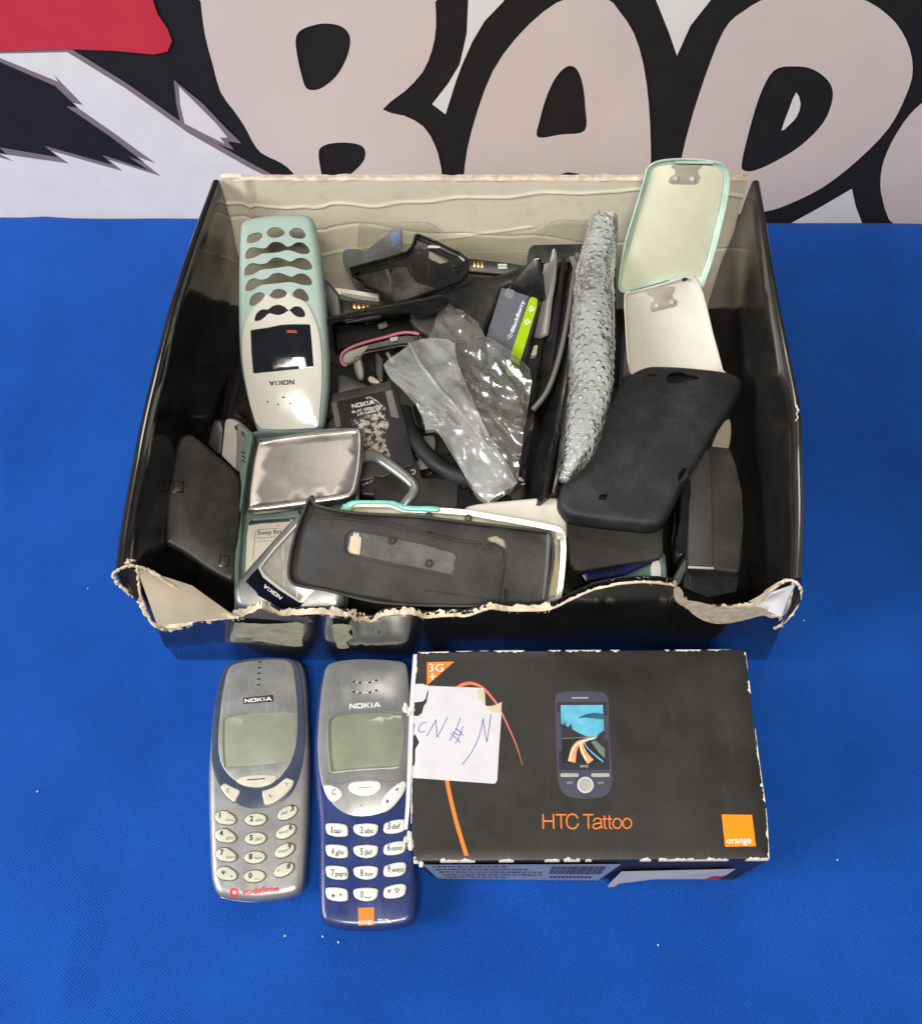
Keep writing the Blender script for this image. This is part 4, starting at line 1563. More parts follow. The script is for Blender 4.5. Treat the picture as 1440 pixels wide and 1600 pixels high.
for P in (Z5([(598, 385), (612, 372), (656, 376), (660, 420), (664, 495), (640, 470), (612, 430)]), Z5([(668, 500), (700, 500), (745, 488), (783, 468), (783, 545), (720, 548), (680, 530)])):
    L = f.t(P)
    v, fa = fill([L], 3)
    mb.add([(x, y, sz(x, y) + .5 + .15 * noise.noise(Vector((x / 3, y / 3, 0)))) for x, y in v], fa, K['paper_y'])
mb.build('label_tear', hb, sharp=60)

# worn edges: chips of white board along the edges
mb = MB()
random.seed(5)


def chips(path, dens, wmin, wmax, z=.0, seed=0, drop=.0, side=1):
    P = oc([f.p(*q) for q in path], 10)
    P = [Vector(p) for p in P]
    t = 0
    i = 0
    total = sum((P[k + 1] - P[k]).length for k in range(len(P) - 1))
    s = 0
    rnd = random.Random(seed)
    while s < total:
        ln = rnd.uniform(2, 9)
        if rnd.random() < dens:
            pts_ = []
            q = s
            while q < min(s + ln, total):
                acc = 0
                for k in range(len(P) - 1):
                    l_ = (P[k + 1] - P[k]).length
                    if acc + l_ >= q:
                        u = (q - acc) / l_
                        pts_.append(P[k].lerp(P[k + 1], u))
                        break
                    acc += l_
                q += .55
            if len(pts_) > 2:
                w0 = rnd.uniform(wmin, wmax)
                ws = [max(.08, w0 * (1 + .9 * noise.noise(Vector((k * .42, s, seed)))) * math.sin(math.pi * (k + .5) / len(pts_)) ** .5) for k in range(len(pts_))]
                V = []
                for k, p in enumerate(pts_):
                    d_ = (pts_[min(k + 1, len(pts_) - 1)] - pts_[max(k - 1, 0)]).normalized()
                    n_ = Vector((-d_.y, d_.x)) * side
                    V += [(p.x + n_.x * ws[k], p.y + n_.y * ws[k], z + .16), (p.x + n_.x * .1, p.y + n_.y * .1, z + .30), (p.x - n_.x * .35, p.y - n_.y * .35, z - .45), (p.x - n_.x * .4, p.y - n_.y * .4, z - 1.3 - rnd.random() * drop)]
                Fc = []
                for k in range(len(pts_) - 1):
                    for c in range(3):
                        Fc.append((4 * k + c, 4 * k + c + 1, 4 * k + 5 + c, 4 * k + 4 + c))
                mb.add(V, Fc, K['chip'])
        s += ln * .9


chips([(660, 1346.5), (900, 1345), (1201, 1343.5)], .60, .2, 1.3, seed=2, drop=1, side=1)
chips([(1201.5, 1343), (1197, 1270), (1186, 1190), (1172, 1080), (1164, 1016)], .5, .2, 1.0, seed=4, drop=1, side=1)
chips([(1163, 1015), (900, 1016), (760, 1017), (653, 1019.5)], .5, .2, 1.0, seed=6, drop=.6, side=1)
chips([(652, 1021), (646, 1100), (643.5, 1200), (642.5, 1330)], .9, .15, .6, seed=8, drop=1.5, side=1)
mb.build('worn_edge', hb, sharp=30, weld=False)
# lifted white lid edge down the left side, with crushed spots
mb = MB()
P = [f.p(*q) for q in ((651, 1022), (645.5, 1100), (642, 1200), (639.5, 1260), (636, 1296))]
P = oc(P, 6)
mb.add([(x + dx, y, z) for x, y in P for dx, z in ((.1, -.2), (-1.5, -.5), (-1.9, -1.8), (-.6, -4))], [(4 * k + c, 4 * k + c + 1, 4 * k + 5 + c, 4 * k + 4 + c) for k in range(len(P) - 1) for c in range(3)], K['paper'])
for c_, r_ in (((633, 1106), 3.0), ((640, 1112), 3.4), ((645, 1108), 2.6), ((634, 1312), 2.6), ((639, 1306), 3.0), ((641, 1320), 3.4), ((650, 1344), 2.6), ((658, 1350), 2.4)):
    cx, cy = f.p(*c_)
    sub = bmesh.new()
    bmesh.ops.create_icosphere(sub, subdivisions=3, radius=1)
    vv = []
    for v_ in sub.verts:
        nn = 1 + .8 * noise.noise(v_.co * 1.3 + Vector((cx, cy, 0)))
        vv.append((cx + v_.co.x * r_ * .40 * nn, cy + v_.co.y * r_ * .62 * nn, -.9 + v_.co.z * .8 * nn))
    ff = [tuple(q.index for q in p_.verts) for p_ in sub.faces]
    sub.free()
    mb.add(vv, ff, K['chip'])
mb.build('crushed_edge', hb, sharp=20)

# front face labels (upright side)
q0, q1, q2, q3 = [Vector(loc(A(*p))) for p in ((648, 1346, 69), (1200, 1344, 69), (1155, 1375.5, 1), (668, 1370, 1))]


def side_pt(u, v, lift=.5):
    p = q0.lerp(q1, u).lerp(q3.lerp(q2, u), v)
    return (p.x, p.y - lift, p.z)


def side_poly(uv, m, lift):
    vv, fa = fill([uv], .06)
    mb.add([side_pt(x, y, lift) for x, y in vv], fa, m)


mb = MB()
side_poly([(.02, .05), (.585, .05), (.545, .98), (.035, .98)], K['label_blue'], 1.1)
random.seed(21)
for row in range(5):
    x = .045 + row * .004
    end = (.25, .31, .36, .36, .24)[row]
    while x < end:
        w = random.uniform(.004, .016)
        y = .12 + row * .165
        for s_ in range(int(w / .004) + 1):
            xx = x + s_ * .0042
            side_poly([(xx, y), (xx + .0028, y), (xx + .0026, y + .085 * random.uniform(.6, 1)), (xx + .0004, y + .085)], K['ink'], 1.3)
        x += w + .006
x = .39
while x < .55:
    w = random.uniform(.0012, .0042)
    side_poly([(x, .14), (x + w, .14), (x + w - .006, .58), (x - .006, .58)], K['ink'], 1.3)
    x += w + random.uniform(.0016, .004)
for x in np.arange(.39, .52, .012):
    side_poly([(x, .72), (x + .007, .72), (x + .007, .82), (x, .82)], K['ink'], 1.3)
mb.add([side_pt(.60, .42, 1.2), side_pt(.93, .28, 1.2), side_pt(.925, .62, 1.2), side_pt(.88, .82, 1.2), side_pt(.63, .86, 1.4), side_pt(.585, 1.12, 4.5), side_pt(.575, .95, 3.4)], [(0, 1, 2, 3, 4, 5, 6)], K['paper'])
side_poly([(.885, .66), (.925, .64), (.915, .8), (.875, .82)], K['ink_red'], 1.5)
mb.build('side_labels', hb, flat=True, weld=False)

# crumbs and lint on the cloth
random.seed(9)
for i, (x, y) in enumerate([(445, 1464), (504, 1465), (529, 1474), (1307, 1345), (1256, 971), (137, 921), (58, 1238), (1028, 1478)]):
    q = A(x, y, 0)
    mb = MB()
    s_ = .55 if i < 3 else .45
    mb.tube([(0, 0, .3), (s_ * random.uniform(-1, 1.4), s_ * 1.6, .5)], [s_ * .8, s_ * .5], 6, K['lint'])
    one(mb, 'lint_speck', 'tiny white speck of lint lying on the blue cloth', 'lint', WFrame(q), group='white specks of lint on the cloth')
# ================================================================== things inside the carton
def ztx(o, s):
    return lambda P: [(o[0] + x / s, o[1] + y / s) for x, y in P]


def tray_mb(L, depth, wall=1.4, floor=1.2, r=2.0, holes=(), m=None, sp=None, warp=None, slope=0.0):
    """open towards the viewer: rim at z = 0, floor at -depth"""
    prof = [(r + slope, -depth), (r * .35 + slope, -depth + r * .3), (slope, -depth + r), (0.05, -.3), (.25, 0), (wall - .25, 0), (wall, -.3), (wall + slope, -depth + floor + r * .8), (wall + slope + r * .8, -depth + floor)]
    mb = MB()
    mb.solid(L, prof, holes=holes, m=m, sp=sp, warp=warp)
    return mb


def cover_mb(L, depth, r=3.0, holes=(), m=None, sp=None, warp=None, wall=1.3):
    """closed towards the viewer: face at z = 0, rim at -depth"""
    prof = [(r, 0), (r * .55, -r * .12), (r * .2, -r * .42), (0, -r), (0, -depth), (wall, -depth), (wall + .1, -r), (r, -1.3)]
    mb = MB()
    mb.solid(L, prof, holes=holes, m=m, sp=sp, warp=warp)
    return mb


# ---- mint phone fascia leaning in the rear left corner, seen upside down
f = Frame((448, 670, 66), (520, 668, 66), (438, 338, 116))
g = thing('phone_fascia', 'mint and pearl white empty phone front, upside down in the rear left corner', 'phone cover', f)
Z8 = ztx((360, 320), 4.324)
OUT = [(60, 150), (75, 105), (110, 85), (200, 65), (330, 52), (470, 50), (520, 60), (550, 85), (570, 140), (590, 250), (610, 400), (630, 600), (645, 800), (655, 1000), (655, 1200), (640, 1350), (620, 1480), (590, 1505), (480, 1525), (330, 1535), (200, 1535), (165, 1500), (120, 1350),
       (85, 1200), (60, 1050), (48, 850), (45, 600), (50, 350)]


def kh(L, n=3):
    return cs(f.t(Z8(L)), n)


HOLES = [kh([(112, 235), (125, 205), (165, 188), (205, 188), (215, 212), (190, 240), (145, 258), (115, 255)]),
         kh([(245, 185), (270, 158), (310, 150), (350, 165), (368, 190), (340, 212), (300, 222), (258, 212)]),
         kh([(395, 188), (420, 162), (455, 155), (490, 170), (508, 205), (490, 225), (450, 226), (412, 214)]),
         kh([(100, 340), (120, 300), (155, 285), (200, 292), (240, 290), (270, 258), (310, 248), (350, 258), (380, 280), (410, 275), (440, 255), (480, 252), (515, 275), (535, 310), (520, 330), (470, 330), (420, 312), (380, 305), (330, 318), (270, 325), (210, 330), (160, 355), (110, 365)]),
         kh([(92, 450), (115, 408), (150, 392), (200, 400), (245, 392), (280, 362), (325, 354), (370, 370), (410, 382), (450, 360), (495, 358), (535, 385), (552, 420), (535, 438), (480, 436), (430, 420), (380, 415), (320, 424), (260, 432), (200, 440), (150, 470), (100, 475)]),
         kh([(102, 560), (120, 515), (160, 495), (205, 505), (250, 495), (285, 465), (330, 458), (375, 472), (415, 485), (455, 465), (500, 465), (535, 490), (552, 525), (535, 542), (480, 540), (430, 525), (380, 522), (320, 530), (260, 535), (200, 545), (150, 575), (108, 582)]),
         kh([(128, 670), (138, 625), (170, 597), (205, 590), (232, 605), (220, 635), (190, 660), (150, 684)]),
         kh([(268, 612), (290, 578), (325, 566), (362, 575), (384, 600), (362, 622), (320, 632), (288, 628)]),
         kh([(423, 600), (445, 570), (480, 566), (510, 590), (530, 630), (522, 650), (485, 650), (445, 635)])]
fm = cover_mb(cs(f.t(Z8(OUT)), 3), 11, 4.0, HOLES, K['mint'])
gm = fm.build('cover_shell', g, sharp=50)
FACE = [(250, 605), (235, 612), (205, 655), (150, 710), (110, 780), (85, 870), (78, 980), (85, 1100), (110, 1250), (145, 1400), (190, 1500), (260, 1518), (400, 1520), (520, 1512), (595, 1500), (605, 1400), (618, 1250), (620, 1080), (612, 940), (590, 820), (545, 710), (505, 655),
        (430, 620), (410, 590), (388, 592), (365, 622), (325, 634), (290, 630), (262, 608)]
h2 = kh([(165, 775), (180, 735), (215, 708), (255, 710), (280, 690), (325, 676), (370, 692), (395, 715), (430, 690), (470, 690), (500, 720), (506, 755), (470, 762), (430, 745), (400, 715), (365, 735), (320, 748), (265, 735), (240, 755), (205, 782), (170, 788)], 2)
win = rc(f.t(Z8([(137, 848), (260, 830), (330, 815), (345, 812), (420, 808), (540, 808), (553, 950), (564, 1100), (450, 1112), (300, 1128), (155, 1142), (143, 1000)])), .8, 3)
mb = MB()
mb.plate(cs(f.t(Z8(FACE)), 3), -1.0, 1.0, .8, holes=[h2, win], m=K['pearl'])
mb.build('face_plate', g, sharp=40)
mb = MB()
mb.plate(inset(ccw(win), .12), -.9, .55, .1, m=K['lens'])
mb.build('window', g)
mb = MB()
v, fa = fill([h2])
mb.add([(x, y, .05) for x, y in v], fa, K['hole'])
mb.build('key_openings', g, flat=True)
d = Deco(f, 1.0)
p = Z8([(433, 1184), (262, 1194), (433, 1214)])
d.text('NOKIA*', p[0], p[1], p[2], K['ink'], .12)
for x, y, rx, ry in ((360, 1302, 12, 5), (253, 1332, 6, 6), (324, 1352, 6, 6), (407, 1344, 6, 6), (474, 1315, 7, 4)):
    d.poly(Z8(ell(x, y, rx, ry, 0, 10)), K['hole'], .12)
p = Z8([(380, 855), (455, 862), (380, 846)])
d.poly(Z8([(380, 846), (450, 850), (450, 868), (382, 865)]), M('red_tab', (.32, .03, .02), .5), -.3)
d.build(g, 'front_print')

# ---- clear plastic sheet leaning on the rear wall
f = Frame(AY(560, 460, 401), AY(960, 460, 403), AY(560, 350, 404))
mb = MB()
L = f.t([(560, 348), (665, 346), (680, 352), (695, 362), (710, 366), (830, 364), (845, 358), (860, 346), (875, 343), (925, 343), (940, 350), (945, 470), (700, 480), (556, 470)])
L = rc(L, 2.5, 3)
mb.plate(L, -.5, .1, .2, m=K['clear'])
inn = inset(ccw(L), 1.2)
mb.plate(L, .15, .9, .3, holes=[inn], m=K['clear'])
mb.tube([(*f.p(600, 394), .8), (*f.p(700, 392), .8), (*f.p(830, 390), .8)], .7, 6, K['clear'])
one(mb, 'clear_plastic_insert', 'clear plastic packaging insert with a stepped top edge leaning on the white rear wall', 'packaging insert', f)
# ---- clear loop and clear strip with blue end
f = Frame(AY(535, 480, 396), AY(640, 480, 398), AY(540, 372, 400))
mb = MB()
mb.plate(cs(f.t([(536, 392), (548, 388), (575, 392), (600, 402), (615, 415), (612, 440), (590, 460), (560, 455), (545, 430), (536, 410)]), 3), -.4, .5, .4, m=K['film_zip'])
one(mb, 'clear_disc', 'rounded clear plastic tab lying against the white rear wall beside the mint fascia', 'plastic piece', f)
f = Frame(AY(560, 460, 392), AY(640, 460, 393), AY(560, 372, 396))
g = thing('clear_strip', 'short clear plastic strip with a pale blue square end behind the black windowed cover', 'plastic piece', f)
mb = MB()
mb.plate(rc(f.t([(566, 396), (590, 376), (608, 364), (609, 357), (628, 357), (629, 390), (600, 408), (580, 418), (566, 415)]), 1.5), -.5, .5, .4, m=K['film_zip'])
mb.build('strip', g)
mb = MB()
mb.plate(f.t([(610, 364), (624, 359), (627, 378), (613, 385)]), .6, .9, .1, m=M('pale_blue_label', (.24, .30, .48), .4))
mb.build('blue_end', g)


def battery(frm, OUTL, th, m, name='phone_battery', label='', group=None, parts=None, r=1.2):
    g = thing(name, label, 'battery', frm, group)
    mb = MB()
    mb.plate(rc(frm.t(OUTL), r, 3), -th, 0, .8, m=m)
    mb.build('cell', g, sharp=40)
    return g


# ---- worn black battery with white letters
f = Frame((520, 690, 52), (640, 668, 52), (505, 600, 56))
g = battery(f, [(517, 628), (519, 617), (560, 606), (612, 596), (620, 612), (634, 660), (648, 725), (600, 745), (560, 752), (545, 730), (530, 680)], 5.5, K['batt'], label='black battery with white lettering and a big worn patch on its label')
Z3 = ztx((500, 500), 7.2)
mb = MB()
mb.plate(rc(f.t(Z3([(115, 860), (160, 830), (620, 725), (790, 690), (808, 780), (730, 800), (500, 850), (180, 920), (125, 930)])), .6), -5, .7, .3, m=K['dkgrey'])
mb.build('end_cap', g)
d = Deco(f, 0)
d.poly(Z3([(122, 930), (185, 922), (238, 1195), (180, 1210)]), K['greymid'], .1)
d.poly(Z3([(732, 805), (805, 785), (882, 1085), (890, 1105), (800, 1090)]), K['greymid'], .1)
p = Z3([(362, 998), (615, 942), (350, 950)])
d.text('NOKIA*', p[0], p[1], p[2], K['ink_w'], .16)
p = Z3([(362, 1050), (660, 985), (356, 1022)])
d.text('BL-5C 1020mAh', p[0], p[1], p[2], K['ink_w'], .16, .03)
p = Z3([(420, 1080), (625, 1035), (414, 1052)])
d.text('3.7V 3.8Wh', p[0], p[1], p[2], K['ink_w'], .16, .03)
p = Z3([(355, 1145), (640, 1090), (350, 1122)])
d.text('RECHARGEABLE', p[0], p[1], p[2], K['ink_faint'], .16)
p = Z3([(365, 1185), (640, 1130), (360, 1162)])
d.text('BATTERY CELL', p[0], p[1], p[2], K['ink_faint'], .16)
d.build(g, 'lettering')
mb = MB()
P = Z3([(500, 870), (560, 860), (640, 905), (700, 960), (735, 960), (730, 1040), (720, 1110), (765, 1120), (770, 1200), (720, 1290), (740, 1400), (770, 1480), (800, 1530), (770, 1560), (650, 1540), (560, 1500), (500, 1420), (450, 1330), (430, 1230), (420, 1170), (360, 1150), (400, 1115),
        (520, 1075), (640, 1050), (600, 1020), (520, 1010), (640, 970), (610, 910), (540, 900)])
v, fa = fill([f.t(P)])
mb.add([(x, y, .26) for x, y in v], fa, K['scuff'])
mb.build('worn_patch', g, flat=True, weld=False)

# ---- second black battery lower down
f = Frame((560, 770, 47), (660, 745, 47), (560, 700, 50))
g = battery(f, [(560, 730), (600, 715), (640, 700), (652, 725), (664, 758), (600, 775), (565, 772)], 5.5, K['batt'], label='black battery with a silver square, under the curved silver bezel')
d = Deco(f, 0)
Z9 = ztx((510, 600), 6.261)
d.poly(Z9([(732, 790), (825, 748), (845, 800), (760, 835)]), K['paper'], .12)
d.stroke(Z9([(825, 850), (850, 838), (865, 855), (855, 880), (835, 880)]), .5, K['ink_w'], .12)
p = Z9([(350, 1000), (480, 940), (345, 975)])
d.text('Li-ion 3.7V', p[0], p[1], p[2], K['ink_w'], .14)
d.poly(Z9([(490, 890), (620, 840), (640, 880), (500, 900)]), K['greymid'], .12)
d.build(g, 'lettering')

# ---- small matt black card
f = Frame((585, 795, 49), (715, 795, 49), (585, 745, 51))
mb = MB()
mb.plate(rc(f.t([(583, 744), (716, 749), (714, 795), (650, 797), (590, 790), (583, 775)]), .6), -3, 0, .4)
one(mb, 'black_card', 'plain matt black rectangular card between the silver bezel and the clear bag', 'plastic card', f, K['bk_matt'])

# ---- bent silver bezel
mb = MB()
P = [A(*p) for p in ((545, 728, 52), (562, 717, 55), (580, 712, 58), (602, 722, 60), (628, 741, 60), (645, 757, 60), (646, 768, 60), (636, 782, 59), (625, 796, 57))]
P = oc([tuple(p) for p in P], 6)
fb = WFrame(P[20])
mb.tube(P, [3.0 + .5 * math.sin(i / 8) for i in range(len(P))], 14, K['silver2'], ey=.7)
one(mb, 'silver_bezel', 'bent silver plastic bezel ring lying on the batteries in the middle of the box', 'phone part', fb, world=True, sharp=60)

# ---- grey battery with lime stripe
f = Frame((735, 610, 66), (810, 640, 66), (785, 450, 78))
g = battery(f, [(786, 449), (842, 464), (842, 475), (812, 600), (800, 640), (740, 640), (748, 590)], 5.5, K['batt'], label='slate grey battery with a bright lime green stripe and white lettering')
d = Deco(f, 0)
Z2 = ztx((700, 360), 6.545)
d.poly(Z2([(548, 585), (822, 672), (640, 1280), (600, 1420), (420, 1390), (380, 1130)]), K['batt_grey'], .10, holes=[])
d.poly(rc(Z2([(838, 674), (915, 700), (905, 790), (740, 1330), (690, 1500), (580, 1480), (640, 1270)]), 6), K['lime'], .12)
d.poly(Z2(ell(630, 640, 48, 60, .2)), M('pale_hole_mark', (.2, .21, .23), .5), .13)
p = Z2([(668, 1042), (782, 722), (634, 1030)])
d.text('BlackBerry', p[0], p[1], p[2], K['ink_w'], .16, .035)
for k in range(6):
    a_, b_ = k % 3, k // 3
    cx, cy = 652 - a_ * 17 - b_ * 4, 1068 + a_ * 14 - b_ * 26 + 18
    d.poly(Z2([(cx, cy), (cx + 9, cy - 16), (cx + 2, cy - 20), (cx - 9, cy - 4)]), K['ink_w'], .16)
for cx, cy in ((850, 800), (806, 934)):
    d.poly(Z2(ell(cx, cy, 24, 32, .2, 16)), K['ink_w'], .16)
    d.poly(Z2(ell(cx, cy, 11, 14, .2, 12)), K['lime'], .20)
    d.stroke(Z2([(cx + 10, cy + 2), (cx + 40, cy + 8)]), .8, K['ink_w'], .17, smooth=1)
d.build(g, 'lettering')
# ---- black wedge behind it
f = Frame((790, 455, 78), (850, 475, 74), (836, 402, 92))
mb = cover_mb(rc(f.t([(800, 440), (832, 402), (845, 400), (853, 470), (842, 468), (792, 450)]), 1.5), 6, 1.0, m=K['bk_gloss'])
one(mb, 'phone_back_cover', 'glossy black pointed cover corner standing behind the lime striped battery', 'phone cover', f, sharp=40)

# ---- black holster strip to the right of the lime battery
f = Frame((800, 640, 62), (845, 650, 60), (845, 470, 72))
g = thing('phone_chassis', 'narrow black phone chassis with brass contacts, right beside the lime striped battery', 'phone part', f)
mb = tray_mb(rc(f.t([(846, 466), (862, 470), (862, 500), (858, 540), (842, 600), (828, 640), (800, 655), (812, 600), (828, 540), (838, 500)]), 1.2), 6, .9, 1, 1, m=K['bk'])
mb.build('frame', g, sharp=40)
mb = MB()
for k in range(3):
    L = f.t([(850 - k * 1.5, 486 + k * 8), (858 - k * 1.5, 488 + k * 8), (857 - k * 1.5, 493 + k * 8), (849 - k * 1.5, 491 + k * 8)])
    mb.plate(L, -3.5, -2, .2, m=K['gold'])
mb.build('contacts', g)
mb = MB()
mb.plate(rc(f.t([(834, 540), (840, 539), (838, 554), (829, 556)]), .5), -4, .3, .2, m=K['ivory'])
mb.build('clip', g)

# ---- black cover with a window
f = Frame((560, 450, 80), (730, 420, 80), (650, 372, 82))
Z1_ = ztx((500, 340), 6.545)
OUT = Z1_([(290, 505), (450, 460), (690, 395), (880, 335), (925, 290), (945, 230), (960, 165), (1000, 152), (1060, 175), (1200, 235), (1350, 310), (1440, 350), (1500, 400), (1530, 470), (1510, 560), (1440, 640), (1280, 700), (1050, 790), (880, 845), (790, 865), (720, 840), (640, 770),
          (560, 735), (440, 690), (430, 650), (370, 610), (320, 580)])
win = f.t(Z1_([(1112, 288), (1240, 345), (1352, 405), (1228, 440), (1100, 380)]))
hol = f.t(Z1_(ell(1015, 315, 22, 27, .3, 12)))
g = thing('phone_back_cover', 'glossy black cover with a rectangular window, lying high at the rear', 'phone cover', f)
mb = tray_mb(rc(cs(f.t(OUT), 1), 1.0, 2), 4.0, 1.3, 1.1, 1.0, holes=[win, hol], m=K['bk_gloss'])
mb.build('shell', g, sharp=40)
mb = MB()
mb.plate(rc(f.t(Z1_([(340, 590), (480, 545), (700, 490), (880, 470), (920, 560), (990, 640), (1180, 690), (1050, 770), (800, 845), (640, 760), (460, 680)])), 1), -3, -2.55, .2, m=K['dusty'])
mb.build('floor_panel', g)
mb = MB()
for cx, cy, r_ in ((1390, 510, 36), (1085, 470, 12), (1170, 520, 12), (1262, 570, 12)):
    x, y = f.p(*Z1_([(cx, cy)])[0])
    mb.plate(ell(x, y, r_ / 6.5 * .36, r_ / 6.5 * .36, 0, 16), -2.9, -.6 if r_ > 20 else -2.2, .2, holes=[ell(x, y, r_ / 6.5 * .18, r_ / 6.5 * .18, 0, 12)], m=K['bk'])
x, y = f.p(*Z1_([(715, 480)])[0])
mb.box((x, y, -1.6), (1.4, 7, 2.6), K['bk_gloss'], Matrix.Rotation(-.1, 3, 'Z'), .3)
mb.build('screw_posts', g, sharp=40)

f = Frame(AY(640, 440, 393), AY(720, 440, 393), AY(640, 370, 397))  # added pale sheet, so the window shows the tone of the lit rear wall
mb = MB()
mb.plate(rc(f.t([(668, 455), (668, 384), (690, 386), (712, 394), (714, 405), (712, 455)]), 2), -1.2, 0, .4)
one(mb, 'plastic_piece', 'added cream sheet standing for the pale rear wall in the black cover window', 'plastic piece', f, K['ivory_m'])
# ---- battery with gold contacts at the rear
f = Frame((730, 425, 72), (825, 428, 70), (730, 403, 76))
g = battery(f, [(715, 400), (732, 403), (800, 411), (818, 414), (820, 428), (800, 430), (725, 424)], 6, K['batt'], label='thin black battery with three gold contacts, standing behind the windowed cover')
mb = MB()
for k in range(3):
    x = 741 + k * 6
    mb.plate(f.t([(x - 1.6, 407 + k * .5), (x + 1.6, 407.5 + k * .5), (x + 1.8, 417 + k * .5), (x - 1.4, 416.5 + k * .5)]), -.2, .25, .05, m=K['gold'])
mb.build('contacts', g)
d = Deco(f, 0)
for a in range(2):
    for b_ in range(5):
        d.poly([(778 + b_ * 2.8, 412 + a * 4.2), (780.2 + b_ * 2.8, 412.2 + a * 4.2), (780.2 + b_ * 2.8, 415.4 + a * 4.2), (778 + b_ * 2.8, 415.2 + a * 4.2)], K['ink_w'], .1)
d.build(g, 'code_dots')

# ---- ribbed grey strip and battery under it
f = Frame((520, 470, 62), (593, 470, 62), (525, 448, 66))
mb = MB()
mb.plate(rc(f.t([(522, 449), (545, 452), (592, 459), (592, 471), (560, 468), (530, 460)]), .5), -3, 0, .3, m=K['ivory_m'])
for k in range(16):
    x = 533 + k * 3.7
    y0 = 457 + k * .55
    mb.plate(f.t([(x, y0), (x + 1.8, y0 + .3), (x + 3.2, y0 + 12), (x + .6, y0 + 12)]), -.4, .35, .05, m=K['bk'])
one(mb, 'ribbed_strip', 'small ivory plastic strip with fine black ribs behind the long black cover', 'plastic piece', f, flat=True)
f = Frame((535, 495, 58), (590, 492, 58), (540, 470, 62))
g = battery(f, [(528, 466), (596, 473), (598, 500), (540, 505), (528, 490)], 6, K['batt'], label='black battery edge showing four gold contacts beside the mint fascia')
mb = MB()
for k in range(4):
    x = 553.5 + k * 7
    mb.plate(f.t([(x - 2.2, 473 + k * .4), (x + 2.2, 473.3 + k * .4), (x + 2.2, 481.5 + k * .4), (x - 2.2, 481 + k * .4)]), -.2, .25, .05, m=K['gold'])
mb.build('contacts', g)

# ---- long curved black cover across the middle
def blade(P, w, th, m, name, label, cat, up=(0, 0, 1), lean=0.0, group=None, taper=True, edge=None):
    """a curved shell standing on edge along a path: P world points of its upper edge, w its drop"""
    Q = [Vector(p) for p in oc([tuple(p) for p in P], 6)]
    n_ = len(Q)
    G = []
    for i, p in enumerate(Q):
        u = i / (n_ - 1)
        ww = w * (math.sin(math.pi * min(1, max(0, u * .96 + .02))) ** .35 if taper else 1)
        tdir = (Q[min(i + 1, n_ - 1)] - Q[max(i - 1, 0)]).normalized()
        side_ = tdir.cross(Vector((0, 0, 1))).normalized()
        dn = (Vector((0, 0, -1)) + side_ * lean).normalized()
        row = []
        for k in range(7):
            v = k / 6
            row.append(tuple(p + dn * ww * v + side_ * (2.4 * math.sin(math.pi * v * .55) * (1 if lean >= 0 else -1))))
        G.append(row)
    mb = MB()
    mb.sheet(G, m, th=th)
    if edge:
        mb.tube(Q, th * .75, 6, edge)
    return one(mb, name, label, cat, WFrame(Q[n_ // 2] - Vector((0, 0, w))), group=group, world=True, sharp=50)


f = Frame((500, 508, 86), (695, 480, 80), (600, 474, 88))
mb = cover_mb(cs(f.t([(497, 510), (499, 503), (520, 496), (560, 484), (610, 476), (660, 468), (692, 461), (702, 466), (700, 478), (680, 490), (660, 494), (630, 490), (580, 494), (540, 500), (515, 508), (503, 513)]), 3), 7, 2.6, m=K['bk_gloss'],
              sp=4, warp=lambda x, y, z: (x, y, z + 2.2 * math.sin(y / 3.2 + x / 26) * .5 + 1.8 * math.sin(x / 20)))
one(mb, 'phone_back_cover', 'long thin curved glossy black cover reaching across the pile to the mint fascia', 'phone cover', f, sharp=60)
f = Frame((520, 560, 46), (690, 520, 48), (540, 490, 60))
g = thing('phone_chassis', 'deep black phone chassis with a metal catch lying under the long curved black cover', 'phone part', f)
mb = tray_mb(rc(f.t([(518, 505), (600, 488), (690, 472), (700, 500), (690, 530), (640, 520), (560, 540), (522, 555)]), 2), 8, .8, 1.2, 2, m=K['deep'])
mb.build('frame', g, sharp=40)
mb = MB()
for c_, d_, mm_ in (((577, 498), (7, 6, 3), K['dkgrey']), ((598, 508), (6, 4, 3), K['greymid'])):
    x, y = f.p(*c_)
    mb.box((x, y, -2), d_, mm_, Matrix.Rotation(.1, 3, 'Z'), .6)
mb.build('catch', g, sharp=40)
# ---- wide dark shell right of it
f = Frame((690, 500, 64), (830, 430, 74), (700, 440, 72))
mb = cover_mb(cs(f.t([(640, 490), (690, 455), (740, 436), (790, 424), (822, 410), (836, 400), (838, 415), (812, 442), (786, 452), (765, 500), (745, 545), (700, 540), (655, 520)]), 3), 8, 3.2, m=K['bk'])
one(mb, 'phone_back_cover', 'broad dull black shell under the windowed cover, sloping towards the lime striped battery', 'phone cover', f, sharp=50)

# ---- pink rimmed cover
f = Frame((535, 575, 52), (655, 545, 54), (540, 520, 64))
g = thing('phone_back_cover', 'small black cover with a bright pink rim, left of the clear bag', 'phone cover', f)
P = Z3([(232, 430), (245, 385), (290, 340), (400, 285), (560, 235), (720, 195), (860, 155), (980, 138), (1100, 150), (1130, 200), (1100, 280), (900, 300), (640, 350), (500, 380), (450, 440), (380, 480), (300, 510), (250, 495)])
L = cs(f.t(P), 3)
mb = tray_mb(L, 5, 1.0, 1, 1.2, m=K['bk'])
mb.build('shell', g, sharp=40)
mb = MB()
mb.tube([(x, y, .2) for x, y in oc(f.t(Z3([(300, 512), (255, 495), (234, 440), (245, 385), (290, 340), (400, 285), (560, 235), (720, 195), (860, 155), (980, 138), (1110, 155)])), 4)], .85, 8, K['pink'])
mb.build('pink_rim', g)
mb = MB()
